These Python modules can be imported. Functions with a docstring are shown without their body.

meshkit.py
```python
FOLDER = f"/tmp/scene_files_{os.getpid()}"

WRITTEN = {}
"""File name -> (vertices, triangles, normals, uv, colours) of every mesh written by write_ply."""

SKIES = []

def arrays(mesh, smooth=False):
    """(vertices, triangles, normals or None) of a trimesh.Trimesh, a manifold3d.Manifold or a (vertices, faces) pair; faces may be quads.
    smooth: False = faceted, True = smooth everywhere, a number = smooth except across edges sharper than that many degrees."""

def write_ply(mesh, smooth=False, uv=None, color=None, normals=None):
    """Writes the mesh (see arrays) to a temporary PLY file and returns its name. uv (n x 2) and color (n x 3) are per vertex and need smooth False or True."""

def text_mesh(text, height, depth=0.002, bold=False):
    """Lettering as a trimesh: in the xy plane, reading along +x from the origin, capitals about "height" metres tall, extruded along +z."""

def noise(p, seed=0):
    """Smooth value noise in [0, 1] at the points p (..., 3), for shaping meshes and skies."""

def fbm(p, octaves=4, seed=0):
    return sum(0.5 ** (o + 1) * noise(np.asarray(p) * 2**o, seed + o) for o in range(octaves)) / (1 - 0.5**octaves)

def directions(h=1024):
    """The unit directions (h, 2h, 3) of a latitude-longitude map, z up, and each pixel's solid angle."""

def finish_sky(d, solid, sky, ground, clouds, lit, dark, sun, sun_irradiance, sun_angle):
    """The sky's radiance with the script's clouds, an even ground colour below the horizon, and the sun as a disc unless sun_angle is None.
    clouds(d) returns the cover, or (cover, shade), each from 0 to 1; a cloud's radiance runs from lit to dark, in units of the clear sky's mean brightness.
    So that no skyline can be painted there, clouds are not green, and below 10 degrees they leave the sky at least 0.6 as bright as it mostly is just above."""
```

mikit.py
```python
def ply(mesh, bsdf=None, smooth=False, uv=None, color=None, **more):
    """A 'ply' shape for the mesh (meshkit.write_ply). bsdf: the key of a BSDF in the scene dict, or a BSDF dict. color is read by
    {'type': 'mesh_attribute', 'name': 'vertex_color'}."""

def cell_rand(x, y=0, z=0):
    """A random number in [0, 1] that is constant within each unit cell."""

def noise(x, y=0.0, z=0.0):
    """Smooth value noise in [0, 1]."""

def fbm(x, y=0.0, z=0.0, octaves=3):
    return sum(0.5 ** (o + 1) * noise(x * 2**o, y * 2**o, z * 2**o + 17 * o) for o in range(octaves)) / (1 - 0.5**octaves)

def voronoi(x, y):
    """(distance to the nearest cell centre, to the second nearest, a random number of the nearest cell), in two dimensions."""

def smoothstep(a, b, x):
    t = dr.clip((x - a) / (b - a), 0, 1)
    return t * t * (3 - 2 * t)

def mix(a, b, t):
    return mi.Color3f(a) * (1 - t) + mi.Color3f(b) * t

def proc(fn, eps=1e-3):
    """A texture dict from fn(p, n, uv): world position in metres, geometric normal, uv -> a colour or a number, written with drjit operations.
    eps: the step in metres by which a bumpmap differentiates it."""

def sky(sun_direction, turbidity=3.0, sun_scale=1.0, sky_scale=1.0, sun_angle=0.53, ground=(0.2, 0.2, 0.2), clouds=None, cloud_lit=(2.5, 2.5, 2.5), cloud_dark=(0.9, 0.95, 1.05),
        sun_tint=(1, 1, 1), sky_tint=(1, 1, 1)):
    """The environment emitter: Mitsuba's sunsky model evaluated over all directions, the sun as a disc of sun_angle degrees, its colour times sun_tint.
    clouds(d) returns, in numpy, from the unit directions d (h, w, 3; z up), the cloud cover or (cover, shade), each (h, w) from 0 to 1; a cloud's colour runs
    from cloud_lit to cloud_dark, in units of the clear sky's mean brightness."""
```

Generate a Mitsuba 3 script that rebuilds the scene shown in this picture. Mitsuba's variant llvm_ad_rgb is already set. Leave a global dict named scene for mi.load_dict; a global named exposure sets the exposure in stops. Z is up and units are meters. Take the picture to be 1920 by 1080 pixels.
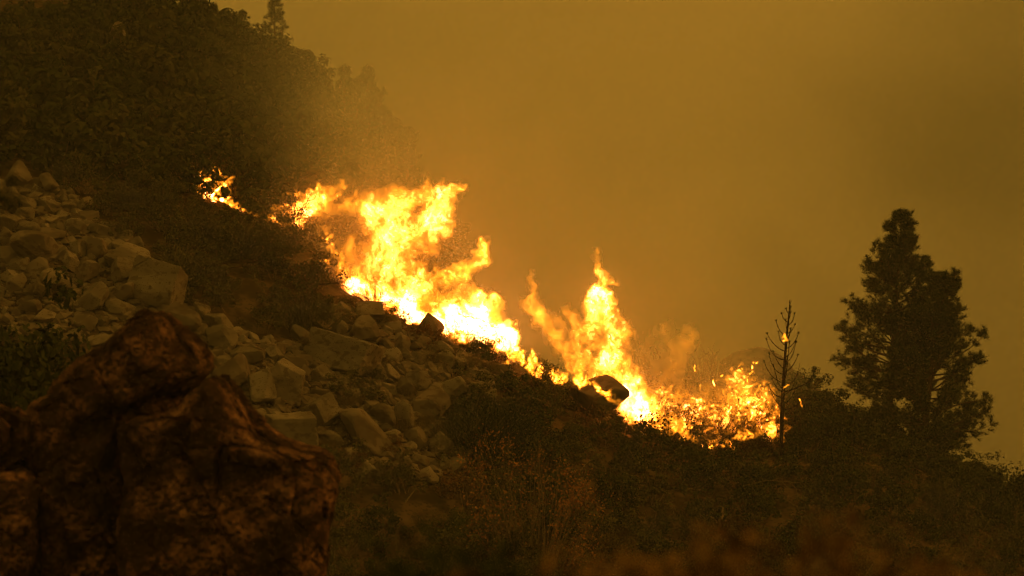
import math
import numpy as np, trimesh, mitsuba as mi, drjit as dr
import mikit, meshkit
from scipy.interpolate import RBFInterpolator
from scipy.spatial import cKDTree
from scipy.ndimage import gaussian_filter, map_coordinates

T = mi.ScalarTransform4f
scene, labels = {}, {}
W, H = 1920.0, 1080.0
FOV = 20.0
FPX = (W / 2) / math.tan(math.radians(FOV / 2))

# ------------------------------------------------------------------ camera, sky, exposure, haze
exposure = 1.3
HAZE_DENSITY = 0.0004
scene['camera'] = {
    'type': 'thinlens', 'fov': FOV, 'fov_axis': 'x', 'near_clip': 0.5, 'far_clip': 5000.0,
    'aperture_radius': 0.02, 'focus_distance': 120.0,
    'to_world': T().look_at(origin=[0, 0, 0], target=[0, 1, 0], up=[0, 0, 1]),
    'medium': {'type': 'ref', 'id': 'smoky_air'}}


def smoke_sky(d):
    """an even pall of smoke, thicker and thinner in broad soft drifts, the whole way round"""
    p = d * np.array([1.0, 1.0, 1.6])
    n = meshkit.fbm(p * 2.3 + 7.1, 4, 3)
    m = meshkit.fbm(p * 6.0 + 1.7, 4, 9)
    shade = np.clip(0.25 + 1.5 * (n - 0.5) + 0.7 * (m - 0.5) + 0.3 * d[..., 2], 0, 1)
    return np.ones(d.shape[:2]), shade


scene['sky'] = mikit.sky((0.80, 0.12, 0.60), turbidity=3, sun_scale=0.32, sky_scale=1.0, sun_angle=24, sun_tint=(1.0, 0.50, 0.07), ground=(0.05, 0.03, 0.01),
                         clouds=smoke_sky, cloud_lit=(3.05, 1.66, 0.20), cloud_dark=(1.70, 1.02, 0.135))
scene['smoky_air'] = {'type': 'homogeneous', 'sigma_t': HAZE_DENSITY, 'albedo': {'type': 'rgb', 'value': [0.96, 0.95, 0.90]}, 'phase': {'type': 'hg', 'g': 0.35}}

rng = np.random.default_rng(11)


# ------------------------------------------------------------------ small mesh tools
class Mesh:
    def __init__(self):
        self.v, self.f, self.n = [], [], 0

    def add(self, v, f):
        if len(v):
            self.v.append(np.asarray(v, float)); self.f.append(np.asarray(f, int) + self.n); self.n += len(v)
        return self

    def get(self):
        return np.vstack(self.v), np.vstack(self.f)

    def tris(self):
        return sum(len(f) for f in self.f)


def unit(a):
    a = np.asarray(a, float)
    return a / (np.linalg.norm(a, axis=-1, keepdims=True) + 1e-12)


def tube(points, radii, sides=5):
    p = np.asarray(points, float)
    t = unit(np.gradient(p, axis=0))
    ref = np.array([0.31, 0.87, 0.38]) if abs(t[:, 2]).mean() > 0.7 else np.array([0.1, 0.2, 0.97])
    a = unit(np.cross(t, ref)); b = np.cross(t, a)
    ang = np.arange(sides) * 2 * math.pi / sides
    r = np.broadcast_to(radii, (len(p),))[:, None, None]
    v = (p[:, None] + r * (np.cos(ang)[None, :, None] * a[:, None] + np.sin(ang)[None, :, None] * b[:, None])).reshape(-1, 3)
    i, j = np.meshgrid(np.arange(len(p) - 1), np.arange(sides), indexing='ij')
    q = np.stack([i * sides + j, i * sides + (j + 1) % sides, (i + 1) * sides + (j + 1) % sides, (i + 1) * sides + j], -1).reshape(-1, 4)
    f = np.vstack([q[:, [0, 1, 2]], q[:, [0, 2, 3]]])
    cap = np.array([[(len(p) - 1) * sides, (len(p) - 1) * sides + k, (len(p) - 1) * sides + k + 1] for k in range(1, sides - 1)])
    return v, np.vstack([f, cap])


def leaves(c, size, rg, flat=0.0, aspect=0.55, out=None, lean=2.0):
    """rhombic leaves at the points c, turned every way (flat: how far their faces turn upwards)"""
    n = len(c)
    d = unit(rg.normal(size=(n, 3)))
    nn = rg.normal(size=(n, 3)) + np.array([0, 0, flat])
    nn = unit(nn if out is None else nn + lean * unit(c - out))
    s = unit(np.cross(nn, d)); d = np.cross(s, nn)
    z = (np.broadcast_to(size, (n,)) * rg.uniform(0.65, 1.35, n))[:, None]
    v = np.stack([c - d * z, c + s * z * aspect, c + d * z, c - s * z * aspect], 1).reshape(-1, 3)
    k = np.arange(n)[:, None] * 4
    return v, np.vstack([k + [0, 1, 2], k + [0, 2, 3]])


def needles(c, d, length, width, per, rg, spread=0.9):
    """a brush of 'per' thin needles at each point c, fanned about the direction d"""
    n = len(c)
    c = np.repeat(c, per, 0); d = np.repeat(unit(d), per, 0)
    dd = unit(d + spread * rg.normal(size=(n * per, 3)))
    s = unit(np.cross(dd, rg.normal(size=(n * per, 3)))) * width / 2
    z = (np.repeat(np.broadcast_to(length, (n,)), per) * rg.uniform(0.7, 1.15, n * per))[:, None]
    v = np.stack([c - s, c + s, c + dd * z], 1).reshape(-1, 3)
    return v, np.arange(n * per * 3).reshape(-1, 3)


def curve(p0, d0, length, n, rg, bend=(0, 0, 0), wob=0.12):
    """points of a twig that starts at p0 along d0, bends towards 'bend' and wavers"""
    d = unit(d0); p = np.array(p0, float); out = [p.copy()]
    for _ in range(n):
        d = unit(d + np.asarray(bend) / n + wob * rg.normal(size=3))
        p = p + d * length / n
        out.append(p.copy())
    return np.array(out)


def place(x, y, z, rot=0.0, s=1.0, tilt=(0, 0), sz=None):
    sz = s if sz is None else sz
    return T().translate([float(x), float(y), float(z)]) @ T().rotate([0, 1, 0], float(tilt[0])) @ T().rotate([1, 0, 0], float(tilt[1])) @ T().rotate([0, 0, 1], float(rot)) @ T().scale([float(s), float(s), float(sz)])


def fresh(name):
    used = lambda k: k in labels or k in scene
    if not used(name):
        return name
    k = 1
    while used(f'{name}_{k:03d}'):
        k += 1
    return f'{name}_{k:03d}'


def thing(name, label=None, category=None, group=None, kind=None):
    key = fresh(name)
    labels[key] = {k: v for k, v in dict(label=label, category=category, group=group, kind=kind).items() if v}
    return key


def put(key, shape, to_world=None):
    scene[key] = {**shape, 'to_world': to_world} if to_world is not None else shape
    return key


def part(holder, name, shape, to_world=None, kind=None, label=None):
    base, k, key = f'{holder}__{name}', 1, f'{holder}__{name}'
    while key in scene:
        key = f'{base}_{k:03d}'; k += 1
    put(key, shape, to_world)
    if kind or label:
        labels[key] = {a: b for a, b in dict(kind=kind, label=label).items() if b}
    return key


# ------------------------------------------------------------------ materials
def diffuse(fn):
    return {'type': 'twosided', 'nested': {'type': 'diffuse', 'reflectance': mikit.proc(fn) if callable(fn) else {'type': 'rgb', 'value': list(fn)}}}


N, F, mix, sst = mikit.noise, mikit.fbm, mikit.mix, mikit.smoothstep


def soil(p, n, uv):
    g = F(p.x * 1.3, p.y * 1.3, p.z * 1.3, 4)
    h = N(p.x * 9, p.y * 9, p.z * 9)
    c = mix((0.035, 0.025, 0.015), (0.085, 0.058, 0.034), sst(0.35, 0.7, g))
    c = mix(c, (0.03, 0.024, 0.016), sst(0.55, 0.8, h) * 0.7)
    # across the valley: scrub cover, too far to tell its plants apart
    return mix(c, mix((0.026, 0.032, 0.013), (0.042, 0.048, 0.02), N(p.x * 0.03, p.y * 0.03, p.z * 0.03)), sst(330, 450, p.y))


def granite(p, n, uv):
    a = F(p.x * 0.8, p.y * 0.8, p.z * 0.8, 3)
    b = F(p.x * 5.0 + 3, p.y * 5.0, p.z * 5.0, 3)
    s = N(p.x * 22, p.y * 22, p.z * 22)
    c = mix((0.105, 0.086, 0.066), (0.172, 0.141, 0.110), sst(0.3, 0.7, a))
    c = mix(c, (0.06, 0.045, 0.034), sst(0.50, 0.72, b) * 0.6)
    return mix(c, (0.06, 0.05, 0.04), sst(0.72, 0.86, s) * 0.55)


def rusty_granite(p, n, uv):
    a = F(p.x * 1.1, p.y * 1.1, p.z * 1.1, 3)
    b = F(p.x * 4.2 + 9, p.y * 4.2, p.z * 4.2, 3)
    c = mix((0.08, 0.063, 0.048), (0.135, 0.107, 0.082), sst(0.3, 0.7, a))
    return mix(c, (0.07, 0.052, 0.04), sst(0.5, 0.7, b) * 0.7)


def boulder_stone(p, n, uv):
    """rusty granite with a black crust in ragged patches and a coarse grain, the same on every face"""
    a = F(p.x * 1.1 + 4, p.y * 1.1, p.z * 1.1, 3)
    b = F(p.x * 3.4, p.y * 3.4, p.z * 3.4 + 5, 4)
    c = F(p.x * 11, p.y * 11 + 2, p.z * 11, 4)
    e = F(p.x * 27, p.y * 27, p.z * 27, 3)
    d = N(p.x * 60, p.y * 60, p.z * 60)
    base = mix((0.072, 0.039, 0.027), (0.150, 0.077, 0.049), sst(0.3, 0.68, a))
    base = mix(base, (0.27, 0.150, 0.098), sst(0.52, 0.62, c * 0.45 + e * 0.55) * 0.75)
    crust = sst(0.485, 0.525, b * 0.45 + c * 0.27 + 0.28 * e + 0.10 * (a - 0.5))
    base = mix(base, (0.014, 0.010, 0.008), crust * 0.9)
    base = mix(base, (0.016, 0.011, 0.009), sst(0.49, 0.42, c * 0.3 + e * 0.7) * 0.9)
    return mix(base, (0.25, 0.16, 0.11), sst(0.82, 0.93, d) * 0.5)


def leaf_col(lo, hi, f=2.0):
    def fn(p, n, uv):
        a = N(p.x * f, p.y * f, p.z * f)
        b = N(p.x * 11, p.y * 11, p.z * 11)
        return mix(lo, hi, dr.clip(a * 0.65 + b * 0.5 - 0.08, 0, 1))
    return fn


def leafy(lo, hi):
    return {'type': 'twosided', 'nested': {'type': 'diffuse', 'reflectance': mikit.proc(leaf_col(lo, hi))}}


MATERIALS = {
    'soil_material': diffuse(soil), 'granite_material': diffuse(granite), 'rusty_granite_material': diffuse(rusty_granite), 'boulder_material': diffuse(boulder_stone),
    'pale_lichen_material': diffuse((0.34, 0.22, 0.11)),
    'bark_material': diffuse(leaf_col((0.05, 0.035, 0.022), (0.12, 0.08, 0.05))), 'pale_twig_material': diffuse(leaf_col((0.09, 0.066, 0.042), (0.18, 0.13, 0.08))),
    'charred_material': diffuse(leaf_col((0.012, 0.010, 0.008), (0.035, 0.025, 0.018))),
    'dark_leaf_material': leafy((0.024, 0.029, 0.012), (0.046, 0.053, 0.021)), 'olive_leaf_material': leafy((0.038, 0.039, 0.017), (0.076, 0.070, 0.029)),
    'rust_leaf_material': leafy((0.06, 0.038, 0.018), (0.15, 0.078, 0.032)), 'dry_grass_material': leafy((0.09, 0.068, 0.034), (0.19, 0.145, 0.072)),
    'brown_leaf_material': leafy((0.10, 0.060, 0.020), (0.20, 0.118, 0.040)),
    'far_leaf_material': diffuse(lambda p, n, uv: mix((0.026, 0.031, 0.013), (0.042, 0.047, 0.019), N(p.x * 0.7, p.y * 0.7, p.z * 0.7))),
    'far_olive_material': diffuse(lambda p, n, uv: mix((0.040, 0.040, 0.017), (0.066, 0.060, 0.026), N(p.x * 0.7, p.y * 0.7, p.z * 0.7))),
    'dry_olive_material': leafy((0.05, 0.048, 0.024), (0.115, 0.10, 0.05)),
    'orange_leaf_material': leafy((0.18, 0.078, 0.027), (0.37, 0.165, 0.054)), 'needle_material': leafy((0.024, 0.034, 0.015), (0.05, 0.062, 0.026)),
}
scene.update(MATERIALS)

# ------------------------------------------------------------------ the ground
def ray(u, v, y):
    return np.array([(u - W / 2) / FPX * y, y, (H / 2 - v) / FPX * y])


SURVEY = {
    -400: [(900, 108), (600, 114), (330, 124), (150, 145), (0, 165), (-200, 195)],
    0: [(1000, 104), (900, 107), (660, 112.5), (480, 118), (345, 123), (230, 135), (120, 150), (20, 168), (-100, 195)],
    200: [(950, 105), (700, 112), (560, 115.5), (440, 120), (350, 126), (240, 140), (130, 158), (40, 178), (-40, 200)],
    380: [(950, 106), (720, 112), (590, 117), (480, 121), (400, 126), (280, 142), (170, 162), (60, 190)],
    500: [(1000, 106), (780, 112), (650, 117), (540, 121.5), (430, 126), (330, 142), (220, 163), (110, 192)],
    600: [(1020, 106.5), (780, 113), (640, 118.5), (560, 122.5), (480, 127), (380, 145), (280, 167), (185, 193)],
    700: [(1040, 107), (850, 112), (700, 118), (580, 124), (540, 128), (445, 148), (360, 172), (275, 195)],
    800: [(1060, 107.5), (850, 113.5), (720, 119), (615, 124), (590, 129), (520, 150), (450, 175), (405, 195)],
    900: [(1080, 108), (880, 114), (740, 120), (655, 124.5), (640, 129), (640, 150), (660, 180)],
    1000: [(1100, 109), (900, 115.5), (800, 120), (735, 124.5), (720, 129), (740, 145), (800, 170)],
    1100: [(1110, 110), (920, 117), (820, 121), (770, 125), (760, 129), (800, 145)],
    1200: [(1120, 110.5), (950, 117), (870, 121.5), (835, 125), (815, 130), (850, 146)],
    1320: [(1130, 111), (980, 117), (900, 122), (865, 125.5), (800, 133), (735, 141), (800, 155)],
    1450: [(1140, 112), (1000, 117), (905, 122), (865, 126), (790, 134), (725, 142), (800, 156)],
    1580: [(1150, 112.5), (1000, 118), (900, 124), (840, 131), (800, 138), (900, 152)],
    1700: [(1160, 113), (1010, 119), (920, 125), (870, 131), (830, 138), (920, 152)],
    1820: [(1170, 114), (1040, 120), (960, 126), (920, 132), (940, 142)],
    1920: [(1180, 115), (1060, 121), (990, 127), (950, 131), (1000, 142)],
    2150: [(1250, 116), (1150, 122), (1100, 128), (1080, 132), (1150, 145)]}
pts = [ray(u, v, y) for u, col in SURVEY.items() for v, y in col]
for x in np.arange(-75, 76, 15):
    for y, z in ((-30, -1.5), (-10, -1.6), (0, -1.7), (8, -1.9), (20, -3.5), (30, -4.3), (45, -8), (60, -13), (75, -17.5), (92, -19.0 if x > -12 else -16.5)):
        pts.append([x, y, z])
for x, y, z in ((-75, 120, -2), (-75, 160, 12), (-75, 200, 26), (-40, 235, 22), (-75, 240, 28), (-75, 300, 5), (-40, 300, -5), (-15, 240, 6), (-12, 300, -10), (0, 220, -14), (0, 300, -40), (15, 175, -22), (15, 210, -34),
                (30, 170, -24), (45, 130, -22), (45, 110, -24), (60, 170, -36), (75, 120, -34), (75, 200, -42), (40, 240, -42), (15, 260, -42), (75, 300, -46), (40, 300, -46)):
    pts.append([x, y, z])
pts = np.array(pts)
GX, GY = np.arange(-75, 75.01, 0.75), np.arange(-30, 300.01, 0.75)
gx, gy = np.meshgrid(GX, GY, indexing='ij')
GZ = RBFInterpolator(pts[:, :2], pts[:, 2], kernel='linear', neighbors=40)(np.stack([gx.ravel(), gy.ravel()], 1)).reshape(gx.shape)
GZ = gaussian_filter(GZ, 1.6)


p0 = np.stack([gx, gy, gx * 0], -1)
GZ = GZ + np.clip((gy - 85) / 15, 0, 1) * np.clip((260 - gy) / 30, 0, 1) * 0.7 * (meshkit.fbm(p0 * 0.35, 4, 5) - 0.5)


def height(x, y):
    cx, cy = np.clip(np.asarray(x, float), GX[0], GX[-1]), np.clip(np.asarray(y, float), GY[0], GY[-1])
    return map_coordinates(GZ, [np.ravel((cx - GX[0]) / 0.75), np.ravel((cy - GY[0]) / 0.75)], order=1, mode='nearest').reshape(cx.shape)


def terrain(x, y):
    """the near hillside, the valley behind it and the wooded mountainside across the valley"""
    far = np.clip((y - 300) / 150, 0, 1)
    z = height(x, y) * (1 - far) - 48 * far
    ridge = 134 + 7 * np.sin(x / 91.0) + 4 * np.sin(x / 37.0)
    up = np.clip((y - 620) / 480, 0, 1)
    up = up * up * (3 - 2 * up)
    return z + up * (ridge + 48) + np.clip((y - 430) / 100, 0, 1) * 9 * (meshkit.fbm(np.stack([x, y, x * 0], -1) * 0.02, 4, 8) - 0.5)


xs = np.unique(np.concatenate([np.linspace(-1100, -80, 30), np.arange(-80, -32, 2.0), np.arange(-32, 32, 0.4), np.arange(32, 80, 2.0), np.linspace(80, 1100, 60)]))
ys = np.unique(np.concatenate([np.linspace(-160, -20, 10), np.arange(-20, 96, 3.0), np.arange(96, 150, 0.4), np.arange(150, 230, 1.5), np.arange(230, 300, 5.0), np.linspace(300, 1500, 90)]))
tx, ty = np.meshgrid(xs, ys, indexing='ij')
tz = terrain(tx, ty)
ii, jj = np.meshgrid(np.arange(len(xs) - 1), np.arange(len(ys) - 1), indexing='ij')
k0 = (ii * len(ys) + jj).ravel()
quads = np.stack([k0, k0 + len(ys), k0 + len(ys) + 1, k0 + 1], 1)
put('hillside', mikit.ply((np.stack([tx, ty, tz], -1).reshape(-1, 3), quads), 'soil_material', smooth=True))
labels['hillside'] = {'kind': 'structure'}


def spot(u, v, y0=96.0, y1=210.0):
    """where the line of sight through the survey point (u, v) first meets the hillside"""
    y = np.arange(y0, y1, 0.1)
    x, z = (u - W / 2) / FPX * y, (H / 2 - v) / FPX * y
    hit = np.nonzero(height(x, y) >= z)[0]
    k = hit[0] if len(hit) else int(np.argmin(z - height(x, y)))
    return np.array([x[k], y[k], float(height(x[k], y[k]))])


def inside(poly, x, y):
    poly = np.asarray(poly)
    x1, y1 = poly[:, 0], poly[:, 1]
    x2, y2 = np.roll(x1, -1), np.roll(y1, -1)
    x, y = np.asarray(x)[..., None], np.asarray(y)[..., None]
    c = ((y1 > y) != (y2 > y)) & (x < (x2 - x1) * (y - y1) / (y2 - y1 + 1e-12) + x1)
    return c.sum(-1) % 2 == 1


def outline(pixels):
    return np.array([spot(u, v)[:2] for u, v in pixels])


TALUS = outline([(-60, 345), (40, 345), (110, 352), (190, 425), (290, 490), (370, 580), (460, 632), (560, 655), (585, 600), (650, 575), (760, 612), (870, 668), (955, 690), (930, 735), (870, 800), (862, 880), (800, 905), (650, 885), (500, 860), (350, 680), (200, 650), (60, 650), (-60, 620)])

# ------------------------------------------------------------------ stones
ICO = {k: trimesh.creation.icosphere(subdivisions=k) for k in (2, 3, 4, 5, 6)}


def stone(rg, sub=3, planes=11, sharp=16, rough=0.035, flat=1.0, boxy=False):
    """an angular stone about 1 m in radius: a ball cut by planes with worn edges"""
    m = ICO[sub]
    d = np.array(m.vertices)
    nrm = unit(rg.normal(size=(planes, 3)))
    nrm = np.vstack([nrm, -nrm[: planes // 2] + 0.25 * rg.normal(size=(planes // 2, 3))]); nrm = unit(nrm)
    if boxy:
        nrm = unit(np.vstack([np.eye(3), -np.eye(3), nrm[:5]]) + 0.20 * rg.normal(size=(11, 3)))
    h = rg.uniform(0.62, 1.0, len(nrm))
    if boxy:
        h[:6] = rg.uniform(0.52, 0.74, 6); h[6:] = rg.uniform(0.72, 1.0, 5)
    q = np.maximum(d @ nrm.T, 0) / h
    r = 1 / ((q ** sharp).sum(1) + 0.72 ** sharp) ** (1 / sharp)
    o = rg.uniform(0, 50, 3)
    r = r * (1 + rough * 2.2 * (meshkit.fbm(d * 2.2 + o, 3, 1) - 0.5) + rough * (meshkit.noise(d * 9 + o, 4) - 0.5))
    v = d * r[:, None]
    v = v / np.abs(v).max(0)
    v = v + 0.012 * (meshkit.fbm(v * 6 + o, 2, 6) - 0.5)[:, None] * d
    return v * [1, 1, flat], np.array(m.faces)


def slide_zone(u, v):
    if u < 130:
        return 'at the far left end of the slide'
    if u < 280:
        return 'left of the flat slab on the slide'
    if u < 480:
        return 'above the peak of the mottled boulder'
    if v < 690:
        return 'on the slide under the burning crest'
    return 'low in the middle of the slide' if u < 700 else 'at the slide\'s right end by the dark brush'


STONES = [
    (87, 382, 43, 30), (53, 383, 35, 23), (117, 407, 27, 22), (145, 428, 43, 33), (100, 440, 57, 30), (53, 430, 37, 27), (15, 415, 55, 28), (67, 467, 87, 57), (13, 447, 37, 40), (187, 433, 40, 24), (182, 470, 37, 45),
    (147, 467, 30, 40), (240, 487, 80, 50), (163, 513, 43, 42), (227, 513, 50, 50), (308, 540, 100, 80), (238, 550, 40, 37), (177, 560, 47, 52), (40, 500, 34, 32), (75, 505, 40, 38), (112, 530, 65, 48), (132, 495, 27, 45),
    (83, 547, 37, 32), (35, 532, 36, 36), (90, 594, 53, 30), (63, 577, 34, 30), (192, 600, 30, 20), (230, 577, 57, 30), (335, 595, 80, 44), (410, 605, 50, 40), (410, 632, 62, 42), (440, 705, 70, 68), (455, 668, 68, 48),
    (455, 640, 24, 22), (482, 660, 30, 26), (488, 728, 50, 62), (538, 715, 78, 66), (545, 680, 58, 28), (515, 668, 36, 30), (637, 662, 120, 66), (598, 613, 58, 34), (565, 628, 38, 28), (634, 622, 28, 36), (690, 625, 54, 56),
    (607, 773, 66, 72), (545, 803, 90, 66), (683, 812, 104, 64), (615, 822, 48, 28), (654, 852, 34, 40), (522, 758, 28, 22), (600, 702, 38, 36), (698, 667, 56, 36), (727, 648, 28, 24), (711, 703, 34, 32), (731, 702, 36, 30),
    (758, 730, 38, 38), (727, 730, 28, 26), (780, 717, 58, 38), (805, 760, 66, 58), (849, 731, 56, 46), (761, 783, 42, 48), (720, 783, 48, 44), (733, 821, 48, 30), (830, 837, 48, 46), (780, 821, 42, 42), (834, 676, 36, 32),
    (859, 678, 32, 32), (755, 648, 30, 34), (805, 612, 54, 50), (835, 655, 40, 24), (928, 655, 42, 38), (833, 872, 22, 28), (575, 590, 40, 34), (620, 585, 46, 28)]
SPECIAL = {
    15: 'huge flat-topped slab, the broadest block on the left half of the rock slide', 39: 'long pale wedge-shaped block in the middle of the rock slide, below the tallest flame',
    43: 'tall rounded block standing upright just right of the long pale wedge-shaped block', 45: 'pale square block right behind the upper edge of the mottled foreground boulder',
    46: 'long low sloping block at the foot of the slide, right of a pale square block', 44: 'big rounded block stacked above the long low block at the foot of the slide',
    36: 'large dark-sided block with a shadowed hollow beneath it, mid rock slide', 31: 'smooth tilted slab leaning beside the peak of the mottled foreground boulder',
    58: 'big rounded block on the right edge of the rock slide beside dark shrubs', 68: 'dark boulder on the crest in front of the brightest flames',
    12: 'long slanting slab above the huge flat-topped slab on the rock slide', 7: 'broad slanting block on the far left of the rock slide', 70: 'low dark boulder beside the right end of the ground fire',
    48: 'small pale upright stone with grass growing against its foot', 59: 'angular block at the top right of the slide below the fire'}
placed = []
sr = np.random.default_rng(5)
for k, (u, v, w, h) in enumerate(STONES):
    c = spot(u, v + h * 0.35)
    m = FPX / c[1]
    rx, rz = w / 2 / m, h / 2 / m
    big = w > 60
    mesh = stone(np.random.default_rng(100 + k), 4 if big else 3, planes=7 if big else 8, sharp=48, rough=0.045, boxy=k in (15, 36, 39, 45))
    ry = (rx + rz) * 0.55
    lean = sr.uniform(5, 24) if w > h * 1.15 else sr.uniform(-10, 14)
    lab = SPECIAL.get(k)
    if k == 70:
        mesh, lean, ry = stone(np.random.default_rng(209), 4, planes=9, sharp=36, boxy=True), 4.0, rx
    size = 'large' if w * h > 3000 else 'middle-sized' if w * h > 1300 else 'smallish'
    form = 'flat' if w > 1.5 * h else 'upright' if h > 1.1 * w else 'chunky'
    text = lab or f"{size} {form} {'rust-stained' if k % 3 == 1 else 'tan'} stone {slide_zone(u, v)}"
    key = thing('rock', text, 'rock', None if lab else text.replace(' stone ', ' stones '))
    put(key, mikit.ply(mesh, 'rusty_granite_material' if k % 3 == 1 else 'granite_material', smooth=10),
        T().translate([float(c[0]), float(c[1] - 0.1), float((H / 2 - v) / FPX * c[1])]) @ T().rotate([0, 1, 0], float(lean)) @ T().rotate([0, 0, 1], float(sr.uniform(-20, 20))) @ T().scale([float(rx * 1.2), float(ry), float(rz * 1.24)]))
    placed.append((c[0], c[1], max(rx, ry) * 0.9))
SMALL = [mikit.ply(stone(np.random.default_rng(300 + k), 3, planes=7, sharp=40, rough=0.045), 'rusty_granite_material' if k % 4 == 0 else 'granite_material', smooth=25) for k in range(14)]
lo, hi = TALUS.min(0), TALUS.max(0)
count = 0
cx, cy = sr.uniform(lo[0], hi[0], 16000), sr.uniform(lo[1], hi[1], 16000)
cr = np.clip(sr.lognormal(-0.78, 0.36, 16000), 0.24, 0.95)
have = np.zeros((400, 3)); have[:len(placed)] = placed
for x, y, r in zip(*(a[inside(TALUS, cx, cy)] for a in (cx, cy, cr))):
    if count >= 235:
        break
    m = have[:len(placed)]
    if ((x - m[:, 0]) ** 2 + ((y - m[:, 1]) * 0.85) ** 2 < (r + m[:, 2]) ** 2 * 0.50).any():
        continue
    have[len(placed)] = x, y, r * 0.85
    z = float(height(x, y))
    text = 'small stone between larger blocks ' + slide_zone(W / 2 + x / y * FPX, H / 2 - z / y * FPX)
    key = thing('rock', text, 'rock', text.replace('small stone ', 'small stones '))
    put(key, SMALL[sr.integers(14)], T().translate([float(x), float(y), z + float(r) * 0.25]) @ T().rotate([0, 1, 0], float(sr.uniform(-30, 40))) @ T().rotate([1, 0, 0], float(sr.uniform(10, 45))) @ T().rotate([0, 0, 1], float(sr.uniform(0, 360))) @ T().scale([float(r * sr.uniform(0.9, 1.25)), float(r * sr.uniform(0.8, 1.1)), float(r * sr.uniform(0.6, 0.95))]))
    placed.append((x, y, r * 0.85)); count += 1
# rubble too small to count, in the chinks
rub = Mesh()
PEB = trimesh.creation.icosahedron()
for x, y in zip(*(a[inside(TALUS, cx, cy)][-5200:] for a in (cx, cy))):
    r = 0.06 + 0.26 * sr.uniform() ** 2.2
    q = unit(sr.normal(size=(7, 3)))
    v = np.array(PEB.vertices)
    v = v / np.maximum(((np.maximum(v @ q.T, 0) / 0.75) ** 8).sum(1) ** (1 / 8), 0.8)[:, None]
    rub.add(v * r * [1.2, 1, 0.8] + [x, y, float(height(x, y)) + r * 0.2], PEB.faces)
put('rubble', mikit.ply(rub.get(), 'rusty_granite_material'))
labels['rubble'] = dict(label='fist to head sized rubble filling the gaps of the rock slide', category='rubble', kind='stuff')


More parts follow.
